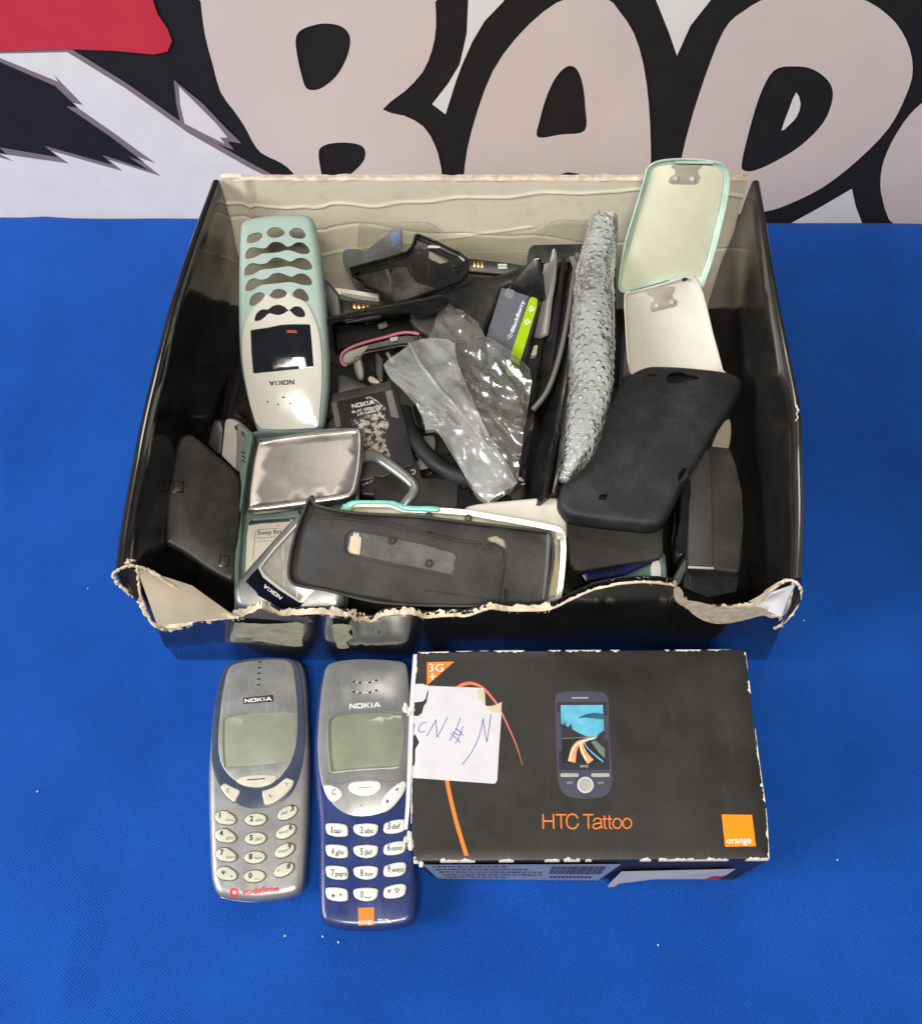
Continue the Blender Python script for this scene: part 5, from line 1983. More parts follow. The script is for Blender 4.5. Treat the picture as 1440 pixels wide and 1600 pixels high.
mb.plate(rc(f.t(Z3([(245, 430), (290, 360), (500, 290), (560, 280), (480, 380), (440, 430), (330, 480), (265, 490)])), .8), -3.6, -2.9, .2, m=K['grey_mark'])
mb.plate(rc(f.t(Z3([(780, 200), (870, 180), (878, 228), (795, 250)])), .4), -2, .6, .2, m=K['greylt'])
mb.build('inner_sheet', g)

# ---- black ring cable
P = [A(*p) for p in ((630, 640, 44), (640, 672, 46), (662, 705, 50), (690, 730, 52), (720, 745, 52), (750, 752, 50), (790, 745, 46), (820, 715, 42), (830, 680, 40))]
P = oc([tuple(p) for p in P], 6)
mb = MB()
mb.tube(P, 4.6, 14, K['bk_rub'])
one(mb, 'cable', 'thick smooth black cable curling beneath the clear bag', 'cable', WFrame(P[20]), world=True, sharp=60)

# ---- phone chassis with grey display frame under the bag
f = Frame((790, 770, 40), (860, 768, 40), (800, 640, 44))
g = thing('phone_chassis', 'black phone body with a grey framed empty display, right of the clear bag', 'phone part', f)
Z7 = ztx((780, 540), 6.155)
mb = MB()
mb.plate(rc(f.t([(780, 640), (862, 645), (858, 700), (850, 782), (800, 785), (770, 780)]), 2), -8, 0, 1, m=K['bk'])
mb.build('body', g, sharp=40)
mb = MB()
fr_o = rc(f.t(Z7([(290, 600), (470, 660), (450, 760), (400, 1250), (180, 1220), (100, 1200)])), 1.2)
fr_i = rc(f.t(Z7([(340, 700), (435, 720), (375, 1190), (150, 1150)])), 1.2)
mb.plate(fr_o, 0, 1.4, .4, holes=[fr_i], m=K['dkgrey'])
mb.plate(cs(f.t(Z7([(310, 670), (330, 760), (330, 900), (300, 1000), (240, 1060), (200, 1000), (240, 800)])), 3), -.5, 1.0, .4, m=K['greymid'])
mb.build('display_frame', g, sharp=40)
mb = MB()
mb.plate(rc(f.t(Z7([(395, 400), (430, 380), (490, 420), (480, 670), (330, 650), (300, 600)])), .6), 1.2, 3.4, .4, m=K['grey_mark'])
mb.build('grey_pad', g, sharp=40)
d = Deco(f, 0)
for k in range(7):
    d.poly(Z7([(185 + k * 16, 1262 + k * 5), (197 + k * 16, 1265 + k * 5), (197 + k * 16, 1298 + k * 5), (185 + k * 16, 1294 + k * 5)]), K['ink_w'], .12)
d.stroke(Z7([(215, 1335), (250, 1330), (270, 1355), (310, 1340)]), .8, K['ink_w'], .12)
d.build(g, 'marks')

# ---- tall black frames standing behind the battery, with strips
f = Frame((830, 560, 52), (905, 560, 52), (840, 385, 84))
g = thing('phone_back_cover', 'tall black cover frame leaning on the rear wall behind the bubble wrap', 'phone cover', f)
mb = MB()
L = rc(f.t([(822, 600), (824, 400), (828, 382), (960, 379), (966, 600)]), [1, 1, 8, 3, 1])
mb.plate(L, -3, 0, 1, m=K['bk'], holes=[rc(f.t([(834, 590), (834, 410), (950, 410), (950, 590)]), 2)])
mb.plate(rc(f.t([(832, 595), (833, 406), (955, 406), (955, 595)]), 2), -6, -3.5, .4, m=K['bk_gloss'])
mb.build('frame', g, sharp=40)


def stand(P, w, th, m, label, name='phone_back_cover', cat='phone cover', lean=.3, edge=None, group=None):
    return blade([A(*p) for p in P], w, th, m, name, label, cat, lean=lean, edge=edge, group=group)


stand([(866, 388, 84), (864, 430, 80), (858, 470, 76), (853, 520, 72)], 16, 2.2, K['greylt'], 'narrow pale grey plastic strip standing on edge left of the bubble wrap', 'plastic_strip', 'plastic piece', lean=.5)
stand([(902, 396, 84), (895, 440, 84), (886, 500, 84), (873, 560, 82), (855, 610, 78), (832, 640, 74)], 26, 1.8, K['bk'], 'long grey-edged black cover standing on edge, nearest the narrow pale strip', lean=.35, edge=K['greymid'])
stand([(912, 405, 82), (908, 450, 86), (896, 520, 88), (884, 590, 88), (872, 660, 86), (860, 720, 82), (852, 780, 76)], 40, 1.8, K['bk_gloss'], 'long glossy black cover standing on edge beside the bubble wrap', lean=.3, edge=K['bk_gloss'])
stand([(894, 470, 80), (890, 540, 84), (886, 600, 85), (880, 660, 84), (872, 730, 80), (864, 770, 74)], 40, 1.6, K['bk'], 'dull black cover standing on edge, squeezed against the left side of the bubble wrap', lean=.2, edge=K['bk'])
stand([(880, 400, 80), (876, 450, 80), (868, 520, 78), (858, 580, 74)], 30, 1.8, K['bk'], 'black cover standing on edge between the two grey strips', lean=.3, edge=K['bk'])
f = Frame((888, 420, 84), (905, 425, 84), (890, 402, 90))
mb = MB()
mb.plate(rc(f.t([(888, 402), (897, 402), (906, 420), (912, 436), (903, 440), (897, 425)]), .8), -3, 0, .5, m=K['greymid'])
one(mb, 'plastic_strip', 'small bent grey plastic end piece touching the top left of the bubble wrap', 'plastic piece', f)

# ---- pale green cover and white cover leaning on the rear right
f = Frame((1030, 440, 84), (1110, 430, 86), (1070, 262, 134))
Zc = ztx((820, 230), 3.2)
OUT = Zc([(465, 690), (475, 600), (500, 470), (545, 320), (590, 170), (605, 110), (640, 75), (700, 58), (800, 52), (900, 58), (985, 75), (1015, 105), (1028, 160), (1015, 270), (985, 400), (950, 540), (915, 640), (893, 700), (860, 690), (800, 660), (700, 680), (600, 705), (530, 730), (480, 725)])
g = thing('phone_back_cover', 'pale green translucent phone back cover standing highest in the rear right corner', 'phone cover', f)
mb = tray_mb(cs(f.t(OUT), 3), 4.2, 1.1, 1.0, 1.6, m=K['mint_tr'], slope=.5)
mb.build('shell', g, sharp=60)
INN = Zc([(490, 690), (505, 600), (540, 470), (580, 320), (620, 185), (640, 120), (680, 95), (800, 88), (930, 95), (985, 120), (998, 170), (980, 290), (950, 420), (915, 550), (880, 650), (800, 640), (700, 660), (600, 690), (530, 715)])
mb = MB()
mb.plate(cs(f.t(INN), 3), -3.15, -2.75, .2, m=K['cream_tr'])
mb.build('inner_face', g, sharp=60)
mb = MB()
mb.plate(rc(f.t(Zc([(735, 85), (890, 85), (882, 105), (868, 115), (868, 135), (880, 150), (870, 180), (850, 188), (735, 186), (720, 175), (730, 150), (755, 135), (755, 112), (740, 105)])), .8), -2.7, -2.2, .2, m=K['grey_mark'])
for c_ in ((755, 158), (838, 160)):
    x, y = f.p(*Zc([c_])[0])
    mb.tube([(x, y, -2.2), (x, y, -1.2)], 1.3, 12, K['mint_tr'])
mb.plate(rc(f.t(Zc([(755, 68), (945, 70), (945, 82), (755, 80)])), .4), -2.5, .5, .2, m=K['mint_tr'])
mb.build('camera_surround', g, sharp=40)
f = Frame((1010, 600, 62), (1120, 590, 62), (1050, 435, 94))
OUT = Zc([(495, 735), (540, 712), (640, 690), (740, 660), (830, 640), (875, 680), (910, 790), (940, 920), (965, 1010), (990, 1110), (1000, 1180), (530, 1250), (515, 1120), (505, 1000), (498, 860)])
g = thing('phone_back_cover', 'white phone back cover between the pale green cover and black silicone case', 'phone cover', f)
mb = tray_mb(cs(f.t(OUT), 2), 3.6, 1.4, 1.0, 1.4, m=K['ivory_m'], slope=.5)
mb.build('shell', g, sharp=60)
mb = MB()
mb.plate(rc(f.t(Zc([(605, 712), (750, 690), (752, 715), (738, 735), (745, 755), (765, 765), (762, 792), (640, 822), (628, 800), (635, 775), (650, 765), (645, 745), (620, 735)])), .7), -2.5, -2.0, .2, m=K['grey_mark'])
for c_ in ((660, 790), (736, 772)):
    x, y = f.p(*Zc([c_])[0])
    mb.tube([(x, y, -2.0), (x, y, -1.2)], 1.2, 12, K['ivory'])
mb.build('camera_surround', g, sharp=40)
d = Deco(f, .05)
d.poly(Zc(ell(798, 660, 15, 9, -.1, 12)), K['ink'], .1)
d.stroke(Zc([(520, 720), (600, 700), (720, 665)]), .5, K['ink'], .1)
d.build(g, 'edge_marks')

# ---- bubble wrap sleeve
top = [(945, 325, 100), (930, 400, 96), (916, 480, 94), (906, 560, 92), (903, 640, 90), (893, 700, 84), (880, 745, 76)]
wid = [12, 34, 42, 46, 46, 44, 16]
C_ = oc([tuple(A(*p)) + (w_,) for p, w_ in zip([(944, 338, 102), (934, 400, 97), (926, 480, 94), (924, 560, 91), (920, 630, 88), (902, 700, 84), (880, 752, 76)], [46, 60, 68, 74, 66, 52, 18])], 55)
V, F = [], []
DOMES = []
nn = 104
for i, (x, y, z, w_) in enumerate(C_):
    a = Vector(C_[max(i - 1, 0)][:3])
    b = Vector(C_[min(i + 1, len(C_) - 1)][:3])
    t_ = (b - a).normalized()
    vd_ = (CO - Vector((x, y, z))).normalized()
    sd = t_.cross(vd_).normalized()
    up = sd.cross(t_).normalized()
    rx = w_ / 2 * .345
    rz = 5.5 * min(1, w_ / 30) + .8
    for k in range(nn):
        t = 2 * math.pi * k / nn
        c, s_ = math.cos(t), math.sin(t)
        p = Vector((x, y, z)) + sd * rx * math.copysign(abs(c) ** .85, c) + up * rz * math.copysign(abs(s_) ** .8, s_)
        # bubbles in staggered rows with random collapse, and creases
        uu = i * .33 + .5 * noise.noise(Vector((i * .02, k * .05, 0)))
        vv_ = k * .72
        dd_ = noise.voronoi(Vector((i * .42 / 3.6, k * .55 / 3.6, 0)))[0][0]
        hsh = noise.noise(Vector((i * .08, k * .13, 8)))
        bub = 0
        cr = -.7 * abs(noise.noise(Vector((i * .04, k * .09, 1)))) + 1.6 * noise.noise(Vector((i * .02, k * .06, 4))) - .5 * abs(noise.noise(Vector((i * .12, k * .22, 6))))
        n_ = (sd * c + up * s_).normalized()
        V.append(p + n_ * (bub + cr))
        rowi = i // 9
        if s_ > -.25 and i % 9 == 4 and (k + (rowi % 2) * 4) % 8 == 3 and 8 < i < len(C_) - 8:
            DOMES.append((p + n_ * (bub + cr - .25), n_, t_))
for i in range(len(C_) - 1):
    for k in range(nn):
        F.append((i * nn + k, i * nn + (k + 1) % nn, (i + 1) * nn + (k + 1) % nn, (i + 1) * nn + k))
mb = MB()
mb.add(V, F, K['bubble'])
random.seed(41)
for p_, n_, t_ in DOMES:
    w_ = n_.cross(t_).normalized()
    t2 = w_.cross(n_)
    sq = random.uniform(.15, .75)
    rr_ = random.uniform(1.45, 1.85)
    jx, jy = random.uniform(-.4, .4), random.uniform(-.4, .4)
    Vd, Fd = [], []
    for a_ in range(6):
        th_ = a_ / 5 * math.pi / 2
        for b_ in range(14):
            ph_ = 2 * math.pi * b_ / 14
            q_ = 1 + .16 * noise.noise(Vector((a_ * .7, b_ * .6, p_.x + p_.y)))
            Vd.append(p_ + (w_ * (math.cos(ph_) + jx) + t2 * (math.sin(ph_) + jy)) * rr_ * math.cos(th_) * q_ + (w_ * jx + t2 * jy) * rr_ * (1 - math.cos(th_)) + n_ * rr_ * .75 * sq * math.sin(th_))
    for a_ in range(5):
        for b_ in range(14):
            Fd.append((a_ * 14 + b_, a_ * 14 + (b_ + 1) % 14, (a_ + 1) * 14 + (b_ + 1) % 14, (a_ + 1) * 14 + b_))
    mb.add(Vd, Fd, K['bubble_dome'])
# inner wrapped layer, flatter
V2 = []
for i, (x, y, z, w_) in enumerate(C_):
    a = Vector(C_[max(i - 1, 0)][:3])
    b = Vector(C_[min(i + 1, len(C_) - 1)][:3])
    t_ = (b - a).normalized()
    vd_ = (CO - Vector((x, y, z))).normalized()
    sd = t_.cross(vd_).normalized()
    up = sd.cross(t_).normalized()
    for k in range(24):
        t = 2 * math.pi * k / 24
        w2 = w_ / 2 * .28
        V2.append(Vector((x, y, z)) + sd * w2 * math.cos(t) + up * 2.8 * math.sin(t) + Vector((1, 1, 1)) * 1.2 * noise.noise(Vector((i * .12, k * .6, 2))))
F2 = [(i * 24 + k, i * 24 + (k + 1) % 24, (i + 1) * 24 + (k + 1) % 24, (i + 1) * 24 + k) for i in range(len(C_) - 1) for k in range(24)]
mb.add(V2, F2, K['bubble'])
one(mb, 'bubble_wrap', 'crinkled sleeve of clear bubble wrap standing upright left of the white cover', 'bubble wrap', WFrame(Vector(C_[160][:3])), world=True, sharp=80, weld=False)

# ---- dark blue cover between bubble wrap and the white cover
stand([(972, 520, 72), (968, 580, 74), (962, 640, 74), (945, 700, 70)], 30, 2.0, M('dull_navy_plastic', (.02, .024, .04), .4, dust=.15), 'dull navy cover on edge, between the bubble wrap and the white cover', lean=-.4)

# ---- black silicone case
f = Frame((960, 800, 76), (1060, 815, 76), (1095, 580, 76))
Zs = ztx((820, 560), 3.13)
OUT = Zs([(165, 650), (175, 610), (230, 520), (300, 420), (360, 300), (420, 190), (470, 110), (510, 75), (560, 45), (620, 28), (750, 30), (880, 40), (980, 50), (1040, 68), (1070, 100), (1065, 140), (1020, 230), (960, 320), (900, 420), (840, 520), (780, 620), (730, 720), (690, 790),
          (640, 815), (560, 815), (440, 800), (320, 785), (220, 765), (180, 730), (162, 695)])
L = cs(f.t(OUT), 3)
cx_ = sum(p[0] for p in L) / len(L)
cy_ = sum(p[1] for p in L) / len(L)
cam_h = cs(f.t([(x, y + 5) for x, y in Zs([(688, 95), (700, 65), (730, 50), (770, 50), (800, 62), (830, 66), (852, 78), (835, 90), (800, 92), (775, 105), (735, 110), (700, 106)])]), 3)
h_s = cs(f.t([(x, y + 5) for x, y in Zs([(595, 70), (610, 63), (640, 66), (648, 72), (615, 75)])]), 2)
h_c = f.t(Zs([(365, 668), (402, 664), (395, 695), (358, 692)]))
h_m = f.t(Zs([(745, 575), (770, 540), (790, 545), (795, 580), (765, 610), (745, 600)]))
prof = [(3.2, 0), (2.2, -.35), (1.3, -1.0), (.6, -2.2), (.15, -4.0), (0, -6.5), (.2, -10), (1.0, -10.5), (1.7, -10), (1.7, -6), (2.1, -2.9), (3.2, -1.6)]


def swarp(x, y, z):
    r2 = ((x - cx_) / 55) ** 2 + ((y - cy_) / 55) ** 2
    return (x, y, z + 2.0 * (1 - r2) * .8 + .35 * noise.noise(Vector((x / 16, y / 16, 0))))


g = thing('phone_case', 'soft matt black silicone phone case with camera cutout, lying on top at the right', 'phone case', f)
mb = MB()
mb.solid(L, prof, holes=[cam_h, h_s, h_c, h_m], sp=5, m=K['bk_rub'], warp=swarp)
mb.build('case', g, sharp=60)
mb = MB()
v, fa = fill([inset(ccw(L), 4)], 8)
mb.add([swarp(x, y, -6.0) for x, y in v], fa, K['hole'])  # added black sheet: shade inside the cutouts is put into its colour
mb.build('inner_sheet', g)

# ---- black cover under the case
f = Frame((930, 890, 60), (1035, 870, 60), (900, 800, 64))
Zu = ztx((870, 780), 6.857)
mb = cover_mb(rc(f.t(Zu([(90, 100), (1140, 100), (1140, 560), (1130, 625), (1010, 655), (700, 700), (330, 760), (260, 775), (190, 760), (140, 700), (120, 560)])), [2, 2, 2, 3, 2, 1, 2, 2, 3, 3, 2]), 4, 1.2, m=K['bk_matt'])
one(mb, 'phone_back_cover', 'flat matt black cover sticking out from under the silicone case', 'phone cover', f, sharp=40)
f = Frame((915, 905, 50), (1020, 875, 52), (910, 850, 56))
mb = cover_mb(rc(f.t(Zu([(250, 800), (330, 760), (700, 700), (1020, 655), (980, 700), (720, 820), (560, 850), (300, 900)])), 1.2), 3, 1, m=K['blue_p'])
one(mb, 'phone_back_cover', 'deep blue glossy cover peeping out below the flat black one', 'phone cover', f, sharp=40)
f = Frame((1000, 930, 44), (1040, 925, 44), (1010, 860, 50))
g = thing('phone_fascia', 'teal grey cover with a pale oval key, below the flat matt black cover', 'phone cover', f)
mb = cover_mb(rc(f.t(Zu([(700, 800), (1000, 690), (1120, 560), (1165, 580), (1185, 760), (1190, 1000), (700, 1000)])), 2), 5, 2, m=K['teal'])
mb.build('shell', g, sharp=50)
mb = MB()
mb.plate(cs(f.t(Zu([(1005, 700), (1030, 670), (1085, 660), (1110, 720), (1112, 830), (1095, 880), (1050, 880), (1015, 840), (1000, 770)])), 2), 0, .7, .4, m=K['ivory_m'])
mb.build('oval_key', g, sharp=50)
f = Frame((905, 940, 40), (990, 925, 40), (920, 895, 46))
mb = cover_mb(rc(f.t(Zu([(310, 960), (340, 870), (620, 850), (900, 880), (1000, 930), (1000, 1050), (300, 1050)])), 2.5), 6, 2, m=M('brown_striped_cover', (.17, .15, .10), .4, var=.5, vs_=60))
one(mb, 'phone_fascia', 'dull brown grey cover deep in the front right of the box', 'phone cover', f, sharp=50)

# ---- black charger brick
f = Frame((1075, 905, 61), (1160, 905, 61), (1090, 705, 65))
g = thing('power_adapter', 'chunky matt black plug adapter standing in the right side of the box', 'charger', f)
OUT = Zs([(790, 1020), (792, 900), (796, 700), (800, 560), (810, 450), (925, 425), (1005, 435), (1035, 520), (1065, 650), (1072, 780), (1065, 900), (1050, 1050), (925, 1035)])
mb = MB()
mb.plate(rc(f.t(OUT), 2.5), -38, 0, 1.6, m=K['bk_matt'])
mb.build('housing', g, sharp=40)
mb = MB()
mb.plate(rc(f.t(Zs([(800, 560), (812, 460), (896, 450), (908, 600), (918, 1015), (796, 1015)])), .8), -.5, .9, .5, m=M('adapter_plate', (.045, .042, .042), .5, dust=.1))
mb.plate(f.t(Zs([(796, 1017), (920, 1023), (922, 1033), (796, 1028)])), -.2, .8, .2, m=K['greylt'])
mb.build('raised_panel', g, sharp=40)
mb = MB()
mb.add([(x, y, z) for (x, y) in f.t(Zs([(790, 1022), (925, 1036), (1050, 1052), (1040, 1130), (900, 1160), (780, 1110)])) for z in (-3,)], [(0, 1, 2, 3, 4, 5)], K['bk_gloss'])
mb.build('lower_face', g)
f = Frame((1060, 870, 60), (1080, 870, 60), (1068, 750, 66))
mb = MB()
mb.plate(rc(f.t([(1062, 870), (1056, 850), (1062, 810), (1064, 770), (1075, 720), (1080, 760), (1078, 860)]), 1.5), -16, 0, 1, m=K['bk_gloss'])
mb.plate(rc(f.t([(1048, 915), (1060, 890), (1074, 868), (1076, 880), (1062, 912)]), 1), -8, -1, .5, m=K['dkgrey'])
one(mb, 'phone_chassis', 'narrow glossy black part wedged between the silicone case and the plug adapter', 'phone part', f, sharp=40)
f = Frame((1125, 700, 52), (1150, 700, 52), (1130, 660, 56))
mb = MB()
mb.plate(cs(f.t([(1112, 700), (1118, 680), (1128, 662), (1140, 655), (1142, 680), (1136, 705), (1122, 712)]), 3), -3, 0, .6, m=M('dull_cream_plastic', (.3, .28, .2), .5))
one(mb, 'plastic_piece', 'dull cream plastic piece under the right edge of the silicone case', 'plastic piece', f)

# ---- white curved piece behind the black slotted cover
f = Frame((740, 800, 66), (870, 810, 66), (760, 780, 68))
mb = cover_mb(cs(f.t([(725, 795), (745, 787), (800, 781), (850, 777), (876, 780), (884, 800), (884, 850), (860, 880), (760, 840), (728, 815)]), 3), 5, 2.0, m=K['ivory_m'])
one(mb, 'phone_back_cover', 'smooth white cover tucked behind the ivory framed black cover', 'phone cover', f, sharp=60)

# ---- ivory and turquoise frame with the black slotted cover in it
f = Frame((480, 900, 71), (870, 940, 71), (560, 795, 86))
Zb = ztx((440, 660), 3.13)
g = thing('phone_fascia', 'ivory phone shell with turquoise upper edge under the large slotted black cover', 'phone cover', f)
OUT = Zb([(290, 430), (320, 400), (350, 385), (450, 385), (545, 388), (600, 410), (760, 415), (900, 425), (1050, 450), (1200, 475), (1300, 495), (1355, 510), (1385, 545), (1393, 620), (1385, 740), (1370, 850), (1345, 885), (1290, 900), (1100, 900), (700, 895), (420, 870), (330, 700)])
mb = tray_mb(cs(f.t(OUT), 2), 8, 3.2, 1.2, 2.0, m=K['ivory'])
mb.build('shell', g, sharp=50)
mb = MB()
mb.plate(cs(f.t(Zb([(280, 430), (310, 402), (345, 383), (450, 381), (548, 384), (600, 405), (680, 410), (765, 412), (765, 440), (680, 436), (590, 430), (530, 402), (370, 400), (350, 412), (310, 432)])), 2), -2, .8, .5, m=K['teal_b'])
mb.build('turquoise_trim', g, sharp=50)
mb = MB()
mb.plate(rc(f.t(Zb([(1335, 530), (1380, 545), (1380, 580), (1340, 575)])), .8), -.5, 1.2, .3, m=K['ivory'])
mb.build('inner_catch', g, sharp=50)
mb = MB()
mb.plate(rc(f.t(Zb([(1310, 860), (1350, 850), (1345, 890), (1305, 905)])), .8), -.5, 1.2, .3, m=K['paper'])
mb.build('inner_catch', g, sharp=50)
mb = MB()
P = f.t(Zb([(1340, 600), (1352, 700), (1335, 850)]))
for k in range(4):
    mb.tube(oc([(x - k * .9, y, -3.0 + .3 * k) for x, y in P], 4), .45, 6, K['paper_y'])
mb.build('inner_ribs', g)

f = Frame((480, 900, 79), (870, 940, 77), (560, 795, 93))
g = thing('phone_back_cover', 'large matt black cover with a long oval slot, at the front rim', 'phone cover', f)
OUT = Zb([(25, 735), (35, 640), (65, 520), (95, 440), (120, 380), (150, 352), (158, 385), (185, 402), (290, 425), (420, 440), (560, 445), (700, 455), (900, 480), (1080, 500), (1250, 520), (1310, 528), (1330, 570), (1335, 660), (1320, 760), (1295, 880), (1270, 900), (1130, 900), (1000, 905),
          (800, 905), (620, 900), (450, 885), (300, 850), (200, 825), (120, 815), (60, 800), (35, 775)])
slot = rc(f.t(Zb([(318, 540), (345, 530), (500, 558), (700, 600), (835, 640), (850, 655), (840, 725), (825, 745), (700, 720), (500, 680), (330, 640), (305, 620)])), 2.0)
rc1 = f.t(Zb([(1010, 560), (1050, 553), (1090, 575), (1098, 620), (1075, 605), (1040, 585), (1000, 590)]))
mb = tray_mb(rc(cs(f.t(OUT), 2), .3, 1), 5.0, 1.5, 1.2, 1.6, holes=[slot, rc1], m=K['bk_matt'])
mb.build('shell', g, sharp=50)
FL = -3.8
mb = MB()
L = f.t(Zb([(60, 750), (100, 500), (160, 440), (500, 480), (960, 590), (1050, 600), (1085, 620), (1090, 700), (1060, 900), (700, 900), (300, 830), (120, 790)]))
mb.plate(rc(L, 3), FL, FL + .9, .5, holes=[rc(f.t(Zb([(305, 545), (345, 520), (500, 545), (840, 628), (860, 660), (850, 735), (825, 760), (500, 695), (325, 655), (298, 620)])), 2.5)], m=K['bk_matt'])
mb.plate(rc(f.t(Zb([(1295, 540), (1322, 545), (1310, 700), (1290, 870), (1272, 870), (1288, 700)])), .6), FL, FL + 2.2, .3, m=K['dkgrey'])
for a in ((282, 445, 315, 460), (705, 530, 735, 548), (1088, 815, 1100, 870)):
    mb.plate(f.t(Zb([(a[0], a[1]), (a[2], a[1] + 3), (a[2], a[3] + 3), (a[0], a[3])])), FL + .9, FL + 1.0, .02, m=K['hole'])
for c_ in ((535, 578), (718, 690), (718, 455), (912, 468), (1010, 598)):
    x, y = f.p(*Zb([c_])[0])
    mb.plate(ell(x, y, 2.0, 2.0, 0, 14), FL, FL + 1.5, .3, holes=[ell(x, y, .8, .8, 0, 10)], m=K['bk_matt'])
mb.tube(oc([(*f.p(*p), FL + 1.2) for p in Zb([(160, 460), (400, 480), (600, 520), (800, 565), (960, 590)])], 4), .6, 6, K['bk_matt'])
mb.tube(oc([(*f.p(*p), FL + 1.0) for p in Zb([(700, 820), (900, 850), (1060, 870)])], 4), .4, 6, K['bk_matt'])
mb.build('inner_ribs', g, sharp=40)
mb = MB()
v, fa = fill([f.t(Zb([(320, 580), (345, 535), (375, 540), (385, 570), (378, 645), (315, 640)]))])
mb.plate(rc(f.t(Zb([(325, 590), (330, 555), (342, 552), (345, 536), (375, 540), (373, 556), (385, 562), (376, 648), (316, 638)])), .5), -5.6, -4.6, .2, m=K['paper_y'])
mb.build('paper_scrap', g)
mb = MB()
v, fa = fill([inset(ccw(slot), -3)])
mb.add([(x, y, -6.4) for x, y in v], fa, K['bk'])
mb.build('slot_backing', g)

# ---- silver fascia at the front left
f = Frame((420, 950, 60), (540, 950, 60), (455, 830, 70))
Zf = ztx((350, 780), 6.857)
g = thing('phone_fascia', 'silver phone front with dark navy band at the front left', 'phone cover', f)
OUT = Zf([(90, 1000), (95, 940), (140, 870), (240, 740), (400, 560), (560, 380), (700, 230), (830, 130), (1000, 100), (1250, 500), (1300, 800), (1280, 1080), (1220, 1190), (900, 1215), (450, 1215), (250, 1205), (140, 1150), (100, 1080)])
window = rc(f.t(Zf([(395, 735), (560, 530), (790, 280), (1100, 200), (1300, 600), (1150, 760), (930, 1000), (840, 1080), (810, 1085), (600, 940), (440, 810)])), 1.5)
mb = cover_mb(cs(f.t(OUT), 3), 9, 3.6, holes=[window], m=K['silver2'])
mb.build('cover_shell', g, sharp=50)
mb = MB()
wo = rc(f.t(Zf([(365, 735), (545, 510), (780, 262), (1110, 170), (1330, 600), (1165, 785), (945, 1010), (850, 1108), (810, 1110), (590, 970), (420, 840)])), 1.8)
mb.plate(wo, -.5, .8, .35, holes=[window], m=K['pearl'])
mb.build('window_rim', g, sharp=40)
mb = MB()
mb.plate(inset(ccw(window), .1), -1.6, -.5, .1, m=M('scratched_window', (.33, .32, .29), .25, var=.25, scratch=.8, stain=.4, coat=.4))
mb.build('window', g)
d = Deco(f, 0.02)
d.poly(Zf([(360, 740), (420, 845), (590, 975), (810, 1112), (850, 1112), (790, 1180), (760, 1195), (620, 1180), (560, 1150), (480, 1100), (360, 1030), (350, 1000), (232, 885), (290, 810)]), K['navy_gloss'], .14)
p = Zf([(628, 1050), (440, 910), (602, 1078)])
d.text('NOKIA*', p[0], p[1], p[2], K['ink_w'], .3)
d.build(g, 'band_print')

# ---- teal tray with the ivory battery
f = Frame((375, 950, 50), (520, 950, 50), (395, 680, 62))
g = thing('phone_chassis', 'grey teal phone chassis standing at the left front, holding an ivory battery', 'phone part', f)
mb = tray_mb(rc(f.t([(366, 955), (366, 880), (372, 805), (376, 770), (378, 700), (386, 677), (405, 672), (560, 668), (560, 800), (540, 955)]), 2), 8, 2.2, 1.2, 1.2, m=K['teal'])
mb.build('frame', g, sharp=40)
mb = MB()
Zt = ztx((240, 640), 5.0)
mb.plate(cs(f.t(Zt([(745, 222), (790, 232), (790, 300), (765, 420), (750, 500), (740, 600), (725, 700), (710, 800), (690, 820), (700, 720), (705, 620), (692, 520), (700, 440), (715, 340), (735, 240)])), 2), -1, 7.5, .6, m=K['teal'])
for k in range(3):
    mb.plate(rc(f.t(Zt([(708, 372 + k * 32), (722, 368 + k * 32), (742, 388 + k * 32), (738, 394 + k * 32)])), .2), 6.8, 7.7, .1, m=K['hole'])
mb.plate(rc(f.t(Zf([(270, 170), (560, 150), (640, 120), (800, 120), (800, 180), (690, 205), (480, 215), (300, 230), (270, 200)])), 1), -3, .4, .4, m=K['teal'])
mb.build('side_clip', g, sharp=40)
f2 = Frame((375, 950, 48), (520, 950, 48), (395, 680, 60))
g = battery(f2, Zf([(222, 770), (240, 400), (262, 240), (290, 222), (700, 180), (760, 240), (700, 800), (600, 900), (222, 900)]), 5, K['ivory_m'], label='ivory battery with small dark lettering, in the teal chassis at the left')
mb = MB()
mb.plate(rc(f2.t(Zf([(262, 265), (290, 230), (480, 212), (700, 185), (710, 240), (400, 262), (270, 282)])), .5), -5, .8, .3, m=K['bk'])
mb.build('end_cap', g)
d = Deco(f2, 0)
p = Zf([(362, 382), (780, 360), (360, 340)])
d.text('Sony Ericsson', p[0], p[1], p[2], K['ink'], .14, .02)
p = Zf([(357, 426), (620, 410), (356, 406)])
d.text('Battery BST-37', p[0], p[1], p[2], K['ink_faint'], .14)
p = Zf([(355, 462), (620, 446), (354, 444)])
d.text('Li-Polymer 3.6V', p[0], p[1], p[2], K['ink_faint'], .14)
p = Zf([(562, 292), (590, 290), (562, 270)])
d.text('+', p[0], p[1], p[2], K['ink'], .14)
d.stroke(Zf([(310, 640), (335, 380), (345, 335), (380, 325), (600, 312)]), .3, K['greymid'], .12, smooth=1)
d.build(g, 'lettering')

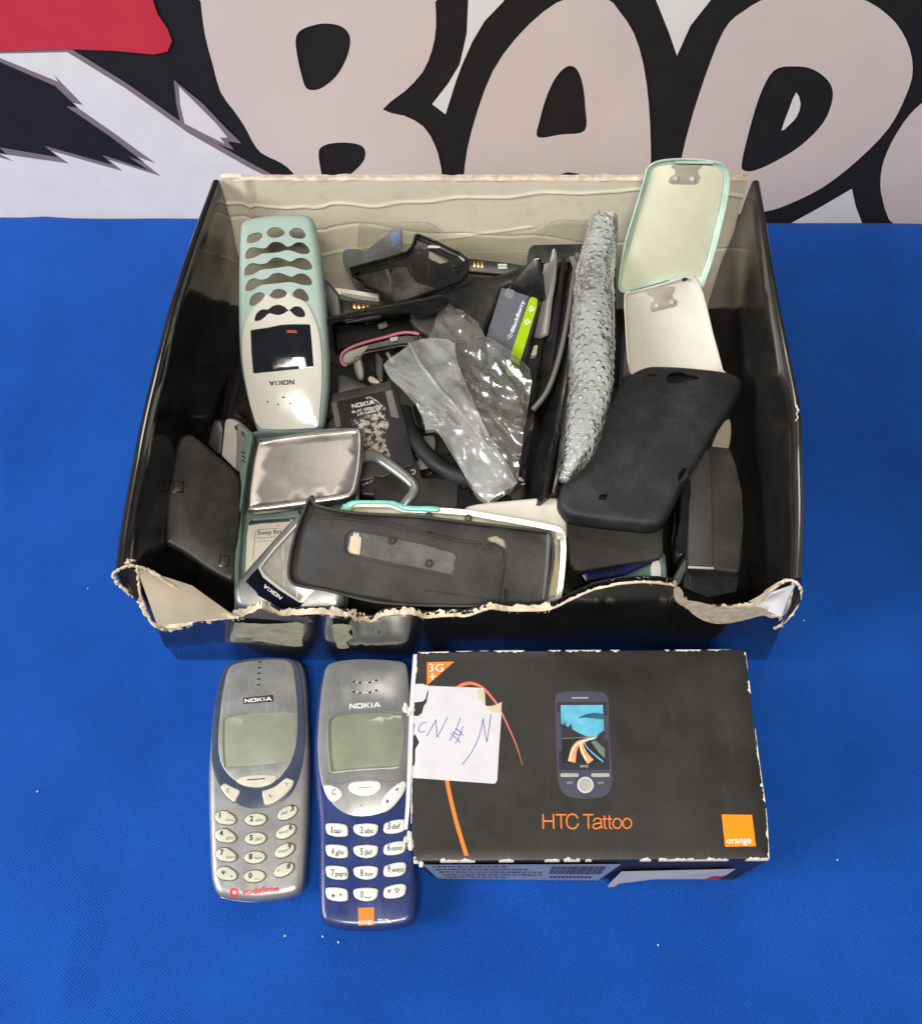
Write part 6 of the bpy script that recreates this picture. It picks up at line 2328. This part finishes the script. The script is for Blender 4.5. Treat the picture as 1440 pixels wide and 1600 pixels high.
# ---- steel battery cover
f = Frame((390, 795, 68), (560, 780, 68), (400, 680, 70))
Zm = ztx((160, 640), 3.273)
g = thing('phone_back_cover', 'shiny brushed steel battery cover lying below the mint fascia', 'phone cover', f)
OUT = Zm([(745, 520), (735, 480), (745, 380), (765, 250), (785, 170), (800, 150), (1000, 120), (1200, 100), (1300, 90), (1325, 105), (1332, 160), (1325, 280), (1305, 390), (1285, 440), (1220, 465), (1000, 495), (850, 515)])
mb = MB()
L = cs(f.t(OUT), 2)
prof = [(3.6, 0), (3.0, .35), (2.0, .5), (1.0, .3), (.3, -.6), (0, -2.0), (0, -3.5), (.8, -3.5), (3.6, -2.6)]
mb.solid(L, prof, m=K['metal'], sp=6, warp=lambda x, y, z: (x, y, z + .45 * math.sin(x / 22) + .06 * noise.noise(Vector((x / 18, y / 18, 0)))))
mb.build('cover', g, sharp=60)

# ---- black battery cover leaning on the left wall
f = Frame((300, 840, 62), (375, 880, 52), (310, 690, 74))
Zl = ztx((240, 640), 5.0)
OUT = Zl([(85, 1000), (88, 850), (110, 620), (140, 440), (180, 270), (205, 215), (250, 190), (310, 195), (400, 265), (520, 370), (620, 460), (690, 560), (690, 800), (660, 1100), (640, 1330), (560, 1330), (400, 1240), (250, 1130), (150, 1075), (100, 1045)])
mb = cover_mb(cs(f.t(OUT), 3), 4.5, 2.4, m=K['bk'])
g = thing('phone_back_cover', 'smooth dull black battery cover leaning against the left wall of the box', 'phone cover', f)
mb.build('cover', g, sharp=50)
mb = MB()
for a in ((152, 555, 240, 650), (515, 1135, 598, 1230)):
    L = f.t(Zl([(a[0], a[1]), (a[2], a[1] + 3), (a[2] - 6, a[3]), (a[0] - 4, a[3])]))
    mb.plate(L, -.5, .5, .2, m=K['bk_gloss'])
    mb.plate(inset(ccw(L), .8), .4, .8, .2, m=K['bk'])
    mb.build('clip', g, sharp=40)
    mb = MB()
# ---- light grey battery and a dark one behind it
f = Frame((345, 740, 56), (385, 745, 56), (352, 655, 72))
g = battery(f, Zl([(528, 360), (545, 200), (555, 90), (575, 70), (610, 72), (650, 90), (770, 200), (740, 300), (700, 480), (640, 470)]), 6, K['greylt'], label='light grey battery with two dark screws near the left wall', r=2)
mb = MB()
mb.plate(rc(f.t(Zl([(650, 95), (775, 205), (745, 310), (700, 500), (640, 470), (650, 250)])), 1), -1, .6, .4, m=K['greymid'])
mb.build('rear_half', g, sharp=40)
mb = MB()
for c_ in ((650, 140), (703, 190)):
    x, y = f.p(*Zl([c_])[0])
    mb.plate(ell(x, y, 1.1, 1.5, .3, 12), .4, .9, .2, m=K['bk'])
mb.build('screws', g)
f = Frame((325, 720, 56), (345, 725, 56), (335, 655, 70))
battery(f, Zl([(425, 270), (450, 150), (475, 80), (520, 90), (540, 160), (525, 360), (470, 330)]), 6, K['batt'], label='dark charcoal battery standing left of the light grey battery', r=1)

# ---- small filler parts seen in the gaps
def flat_part(P, z0, z1, m, name, label, cat, th=4, r=1.5, group=None, smooth=False):
    """z0 at the first three points' plane: z heights of lower and upper edge"""
    ys = [p[1] for p in P]
    xs = [p[0] for p in P]
    f = Frame((min(xs), max(ys), z0), (max(xs), max(ys), z0), (min(xs), min(ys), z1))
    L = f.t(P)
    L = cs(L, 3) if smooth else rc(L, r)
    mb = cover_mb(L, th, min(1.2, th * .3), m=m)
    return one(mb, name, label, cat, f, group=group, sharp=40)


flat_part([(527, 588), (535, 584), (578, 602), (560, 610), (526, 616)], 48, 52, M('slate_plastic', (.045, .05, .062), .5), 'phone_back_cover', 'slate grey cover corner between the mint fascia and the white lettered battery', 'phone cover')
flat_part([(552, 560), (562, 556), (568, 575), (568, 592), (560, 594), (553, 578)], 46, 54, K['greymid'], 'plastic_piece', 'small grey oval piece standing under the pink rimmed cover', 'plastic piece', smooth=True)
flat_part([(575, 590), (580, 587), (592, 595), (592, 598), (583, 598), (576, 595)], 50, 51, K['ivory'], 'plastic_piece', 'tiny ivory oval button lying above the white lettered battery', 'plastic piece', th=2, smooth=True)
flat_part([(602, 552), (606, 551), (617, 566), (614, 571), (610, 568)], 48, 54, K['grey_mark'], 'plastic_piece', 'thin pale grey stick left of the clear bag', 'plastic piece', th=3)
flat_part([(584, 550), (590, 548), (600, 560), (600, 598), (590, 598), (584, 580)], 42, 50, K['bk'], 'plastic_piece', 'narrow black plastic bar deep below the pink rimmed cover', 'plastic piece')
flat_part([(625, 545), (635, 540), (640, 549), (630, 553)], 46, 50, K['greymid'], 'plastic_piece', 'small grey scrap at the left tip of the clear bag', 'plastic piece', th=3)
flat_part([(506, 436), (512, 440), (530, 462), (535, 500), (520, 505), (510, 480)], 62, 78, K['dkgrey'], 'plastic_piece', 'dark grey curved piece between the mint fascia and the ribbed strip', 'plastic piece')
flat_part([(648, 765), (690, 755), (720, 740), (735, 770), (735, 790), (700, 795), (650, 780)], 36, 38, K['bk'], 'phone_chassis', 'dark phone innards with small silver parts left of the bag bottom', 'phone part')
for i, (x, y) in enumerate(((682, 741), (698, 744), (706, 738), (668, 743))):
    q = A(x, y, 46)
    mb = MB()
    mb.tube([(0, 0, 0), (3.5, 1.6 + i * .3, .6)], .5, 6, K['chrome'])
    one(mb, 'metal_spring', 'tiny silver metal pin lying on the dark parts left of the bag bottom', 'metal pin', WFrame(q), group='tiny metal pins among the parts')
flat_part([(640, 520), (652, 512), (676, 500), (700, 520), (690, 548), (655, 548)], 50, 62, K['bk'], 'phone_back_cover', 'dark hooked cover behind the pointed tip of the clear bag', 'phone cover', smooth=True)
flat_part([(848, 560), (856, 556), (848, 600), (834, 622), (828, 612), (838, 590)], 52, 62, K['dkgrey'], 'phone_chassis', 'dark grey side rail running down from the brass contacts', 'phone part')
# dark covers filling the depth of the box
for i in range(46):
    rnd_k = i % 3
    x = random.uniform(-85, 70)
    y = random.uniform(225, 375)
    z = random.uniform(26, 44) if not (x < 5 and y > 290) else random.uniform(18, 30)
    if i < 3:
        mb = MB()
        if i == 0:
            mb.plate(rc([(-15, -22), (15, -22), (15, 22), (-15, 22)], 2, 3), -5, 0, .8, m=K['batt'])
            nm_, lb_, ct_, gp_ = 'phone_battery', 'flat black battery half hidden among the dark parts in the middle of the box', 'battery', 'black batteries buried in the pile'
        elif i == 1:
            mb = cover_mb(rc([(-9, -30), (9, -26), (10, 28), (-7, 32)], 4, 4), 3, 1, m=K['bk_gloss'])
            nm_, lb_, ct_, gp_ = 'phone_back_cover', 'narrow glossy black cover half hidden among the dark parts in the middle', 'phone cover', 'narrow black covers buried in the pile'
        else:
            mb.plate(cs([(-5, -12), (0, -14), (5, -10), (6, 6), (2, 13), (-4, 11)], 3), -2, 0, .6, m=K['greymid'])
            nm_, lb_, ct_, gp_ = 'plastic_piece', 'small rounded grey plastic piece among the dark parts in the middle', 'plastic piece', 'grey plastic pieces buried in the pile'
        o = one(mb, nm_, lb_, ct_, WFrame((x, y, z)), group=gp_, sharp=40)
        if i == 0:
            SM = []
        SM.append(o)
    else:
        o = SM[rnd_k].copy()
        COL.objects.link(o)
    o.matrix_world = Matrix.Translation(Vector((x, y, z)) * MM) @ (Matrix.Rotation(random.uniform(0, math.pi), 3, 'Z') @ Matrix.Rotation(random.uniform(-.55, .55), 3, 'X') @ Matrix.Rotation(random.uniform(-.5, .5), 3, 'Y')).to_4x4()
GRP = 'dark phone covers buried at the bottom of the box'
LBL = 'dark plastic phone cover lying deep at the bottom of the box under other parts'
random.seed(77)
pr = None
for i in range(34):
    x = random.uniform(-100, 115)
    y = random.uniform(228, 345)
    z = random.uniform(8, 34)
    fr_ = WFrame((x, y, z))
    rot = Matrix.Rotation(random.uniform(0, math.pi), 3, 'Z') @ Matrix.Rotation(random.uniform(-.45, .45), 3, 'X') @ Matrix.Rotation(random.uniform(-.3, .3), 3, 'Y')
    if pr is None:
        mb = cover_mb(rc([(-25, -50), (25, -50), (25, 50), (-25, 50)], 7, 5), 6, 2.0, m=K['bk'])
        o = one(mb, 'phone_back_cover', LBL, 'phone cover', fr_, group=GRP, sharp=40)
        pr = o
    else:
        o = pr.copy()
        COL.objects.link(o)
    o.matrix_world = Matrix.Translation(Vector((x, y, z)) * MM) @ rot.to_4x4()

# ================================================================== clear zip bag on top of the middle
Zz = ztx((600, 460), 4.704)


def bagz(px, py):
    return 60 + 16 * math.sin(math.pi * min(1, max(0, (py - 470) / 320.0))) + 4 * math.sin(px / 30.0)


def film_mesh(P, m, off=0.0, sp=1.7, amp=3.2, seed=0):
    fr0 = Frame((680, 780, 60), (820, 780, 60), (680, 480, 74))
    L = fr0.t(P)
    v, fa = fill([L], sp)
    V = []
    for x, y in v:
        q = fr0.o + fr0.x * x + fr0.y * y
        s1 = noise.noise(Vector((x / 22, y / 22, seed)))
        s2 = abs(noise.noise(Vector((x / 15 + 5, y / 19, seed + 2))))
        s3 = noise.noise(Vector((x / 7 + 5, y / 8, seed + 7)))
        s4 = abs(noise.noise(Vector(((x + y) / 10, (x - y) / 34, seed + 3))))
        q = q + fr0.n * (off + amp * (s1 * 1.1 + (.5 - s2) * 1.9 + .22 * s3 + (.4 - s4) * 1.1) + 6 * math.sin(math.pi * min(1, max(0, (y + 5) / 115))))
        V.append(tuple(q))
    return V, fa


mb = MB()
BODY = Zz([(430, 20), (445, 35), (520, 90), (640, 170), (690, 230), (740, 345), (800, 385), (920, 460), (1000, 510), (1062, 575), (1075, 700), (1060, 820), (1040, 950), (1010, 1150), (990, 1300), (975, 1420), (930, 1470), (760, 1565), (700, 1530), (620, 1420), (560, 1300), (500, 1150),
           (420, 1050), (310, 1060), (290, 980), (240, 850), (260, 700), (280, 500), (320, 360), (360, 260), (400, 130)])
V, fa = film_mesh(BODY, None, 0, seed=1)
mb.add(V, fa, K['film'])
V, fa = film_mesh([(720 + (x - 720) * .93, 640 + (y - 640) * .95) for x, y in BODY], None, -4, seed=5, sp=4)
mb.add(V, fa, K['film'])
ZIP = Zz([(5, 590), (40, 540), (110, 480), (190, 420), (270, 370), (350, 365), (470, 385), (520, 420), (530, 520), (560, 620), (600, 730), (660, 860), (720, 1000), (790, 1130), (880, 1270), (970, 1420), (930, 1460), (840, 1500), (760, 1560), (690, 1500), (600, 1380), (520, 1250), (430, 1120), (380, 1060),
           (310, 1060), (290, 970), (230, 870), (140, 760), (60, 690), (25, 640)])
V, fa = film_mesh(ZIP, None, 3.5, seed=9, amp=2.0)
mb.add(V, fa, K['film_zip'])
bagf = WFrame(A(720, 640, 50))
bag = thing('zip_bag', 'crumpled clear plastic zip bag lying on top in the middle of the box', 'plastic bag', bagf)
mb.build('film', bag, fr=bagf, sharp=50, weld=False)
mb = MB()
for off_, r_ in ((0, .8), (2.6, .45)):
    P = []
    for x, y in oc(Zz([(190 + off_ * 4, 420), (260 + off_ * 4, 570), (340 + off_ * 4, 680), (440 + off_ * 4, 810), (560 + off_ * 4, 950), (680 + off_ * 4, 1080), (780 + off_ * 4, 1220), (860 + off_ * 4, 1330), (950, 1440)]), 5):
        fr0 = Frame((680, 780, 60), (820, 780, 60), (680, 480, 74))
        a, b = fr0.p(x, y)
        s1 = noise.noise(Vector((a / 17, b / 17, 9)))
        q = fr0.o + fr0.x * a + fr0.y * b + fr0.n * (6.6 + 2.0 * s1 + 6 * math.sin(math.pi * min(1, max(0, (b + 5) / 115))))
        P.append(tuple(q))
    mb.tube(P, r_, 6, K['film_zip'])
mb.build('zip_track', bag, fr=bagf)
# battery inside the bag
f = Frame((720, 640, 60), (810, 610, 60), (715, 590, 64))
g = battery(f, [(712, 612), (780, 588), (806, 600), (810, 640), (795, 655), (735, 660), (718, 640)], 5, K['batt'], label='black round-edged battery inside the clear zip bag', r=5)
d = Deco(f, 0)
p = Zz([(640, 695), (800, 640), (632, 668)])
d.text('3.7V 1', p[0], p[1], p[2], K['ink_w'], .14, .02)
for k in range(3):
    d.stroke(Zz([(680 + k * 3, 735 + k * 16), (770 + k * 2, 708 + k * 14)]), .35, K['ink_w'], .12, smooth=1)
d.build(g, 'lettering')

# parts that sit on another part become its sub-parts
for child, host in (('display', 'face_plate'), ('display_frame', 'face_plate'), ('pen_writing', 'torn_label'), ('label_tear', 'torn_label'), ('pink_rim', 'shell'), ('camera_surround', 'shell'),
                    ('floor_panel', 'shell'), ('screw_posts', 'shell'), ('zip_track', 'film'), ('turquoise_trim', 'shell'), ('flute_holes', 'torn_edge'), ('frayed_edge', 'corner_flap'), ('rim_nick', 'side_wall'),
                    ('contacts', 'cell'), ('end_cap', 'cell'), ('key_lettering', 'body'), ('paper_scrap', 'shell')):
    for o in [o for o in COL.objects if o.name.split('.')[0] == child and o.parent is not None]:
        hosts = [q for q in o.parent.children if q.name.split('.')[0] == host]
        if hosts and o.parent.parent is None:
            o.parent = hosts[0]
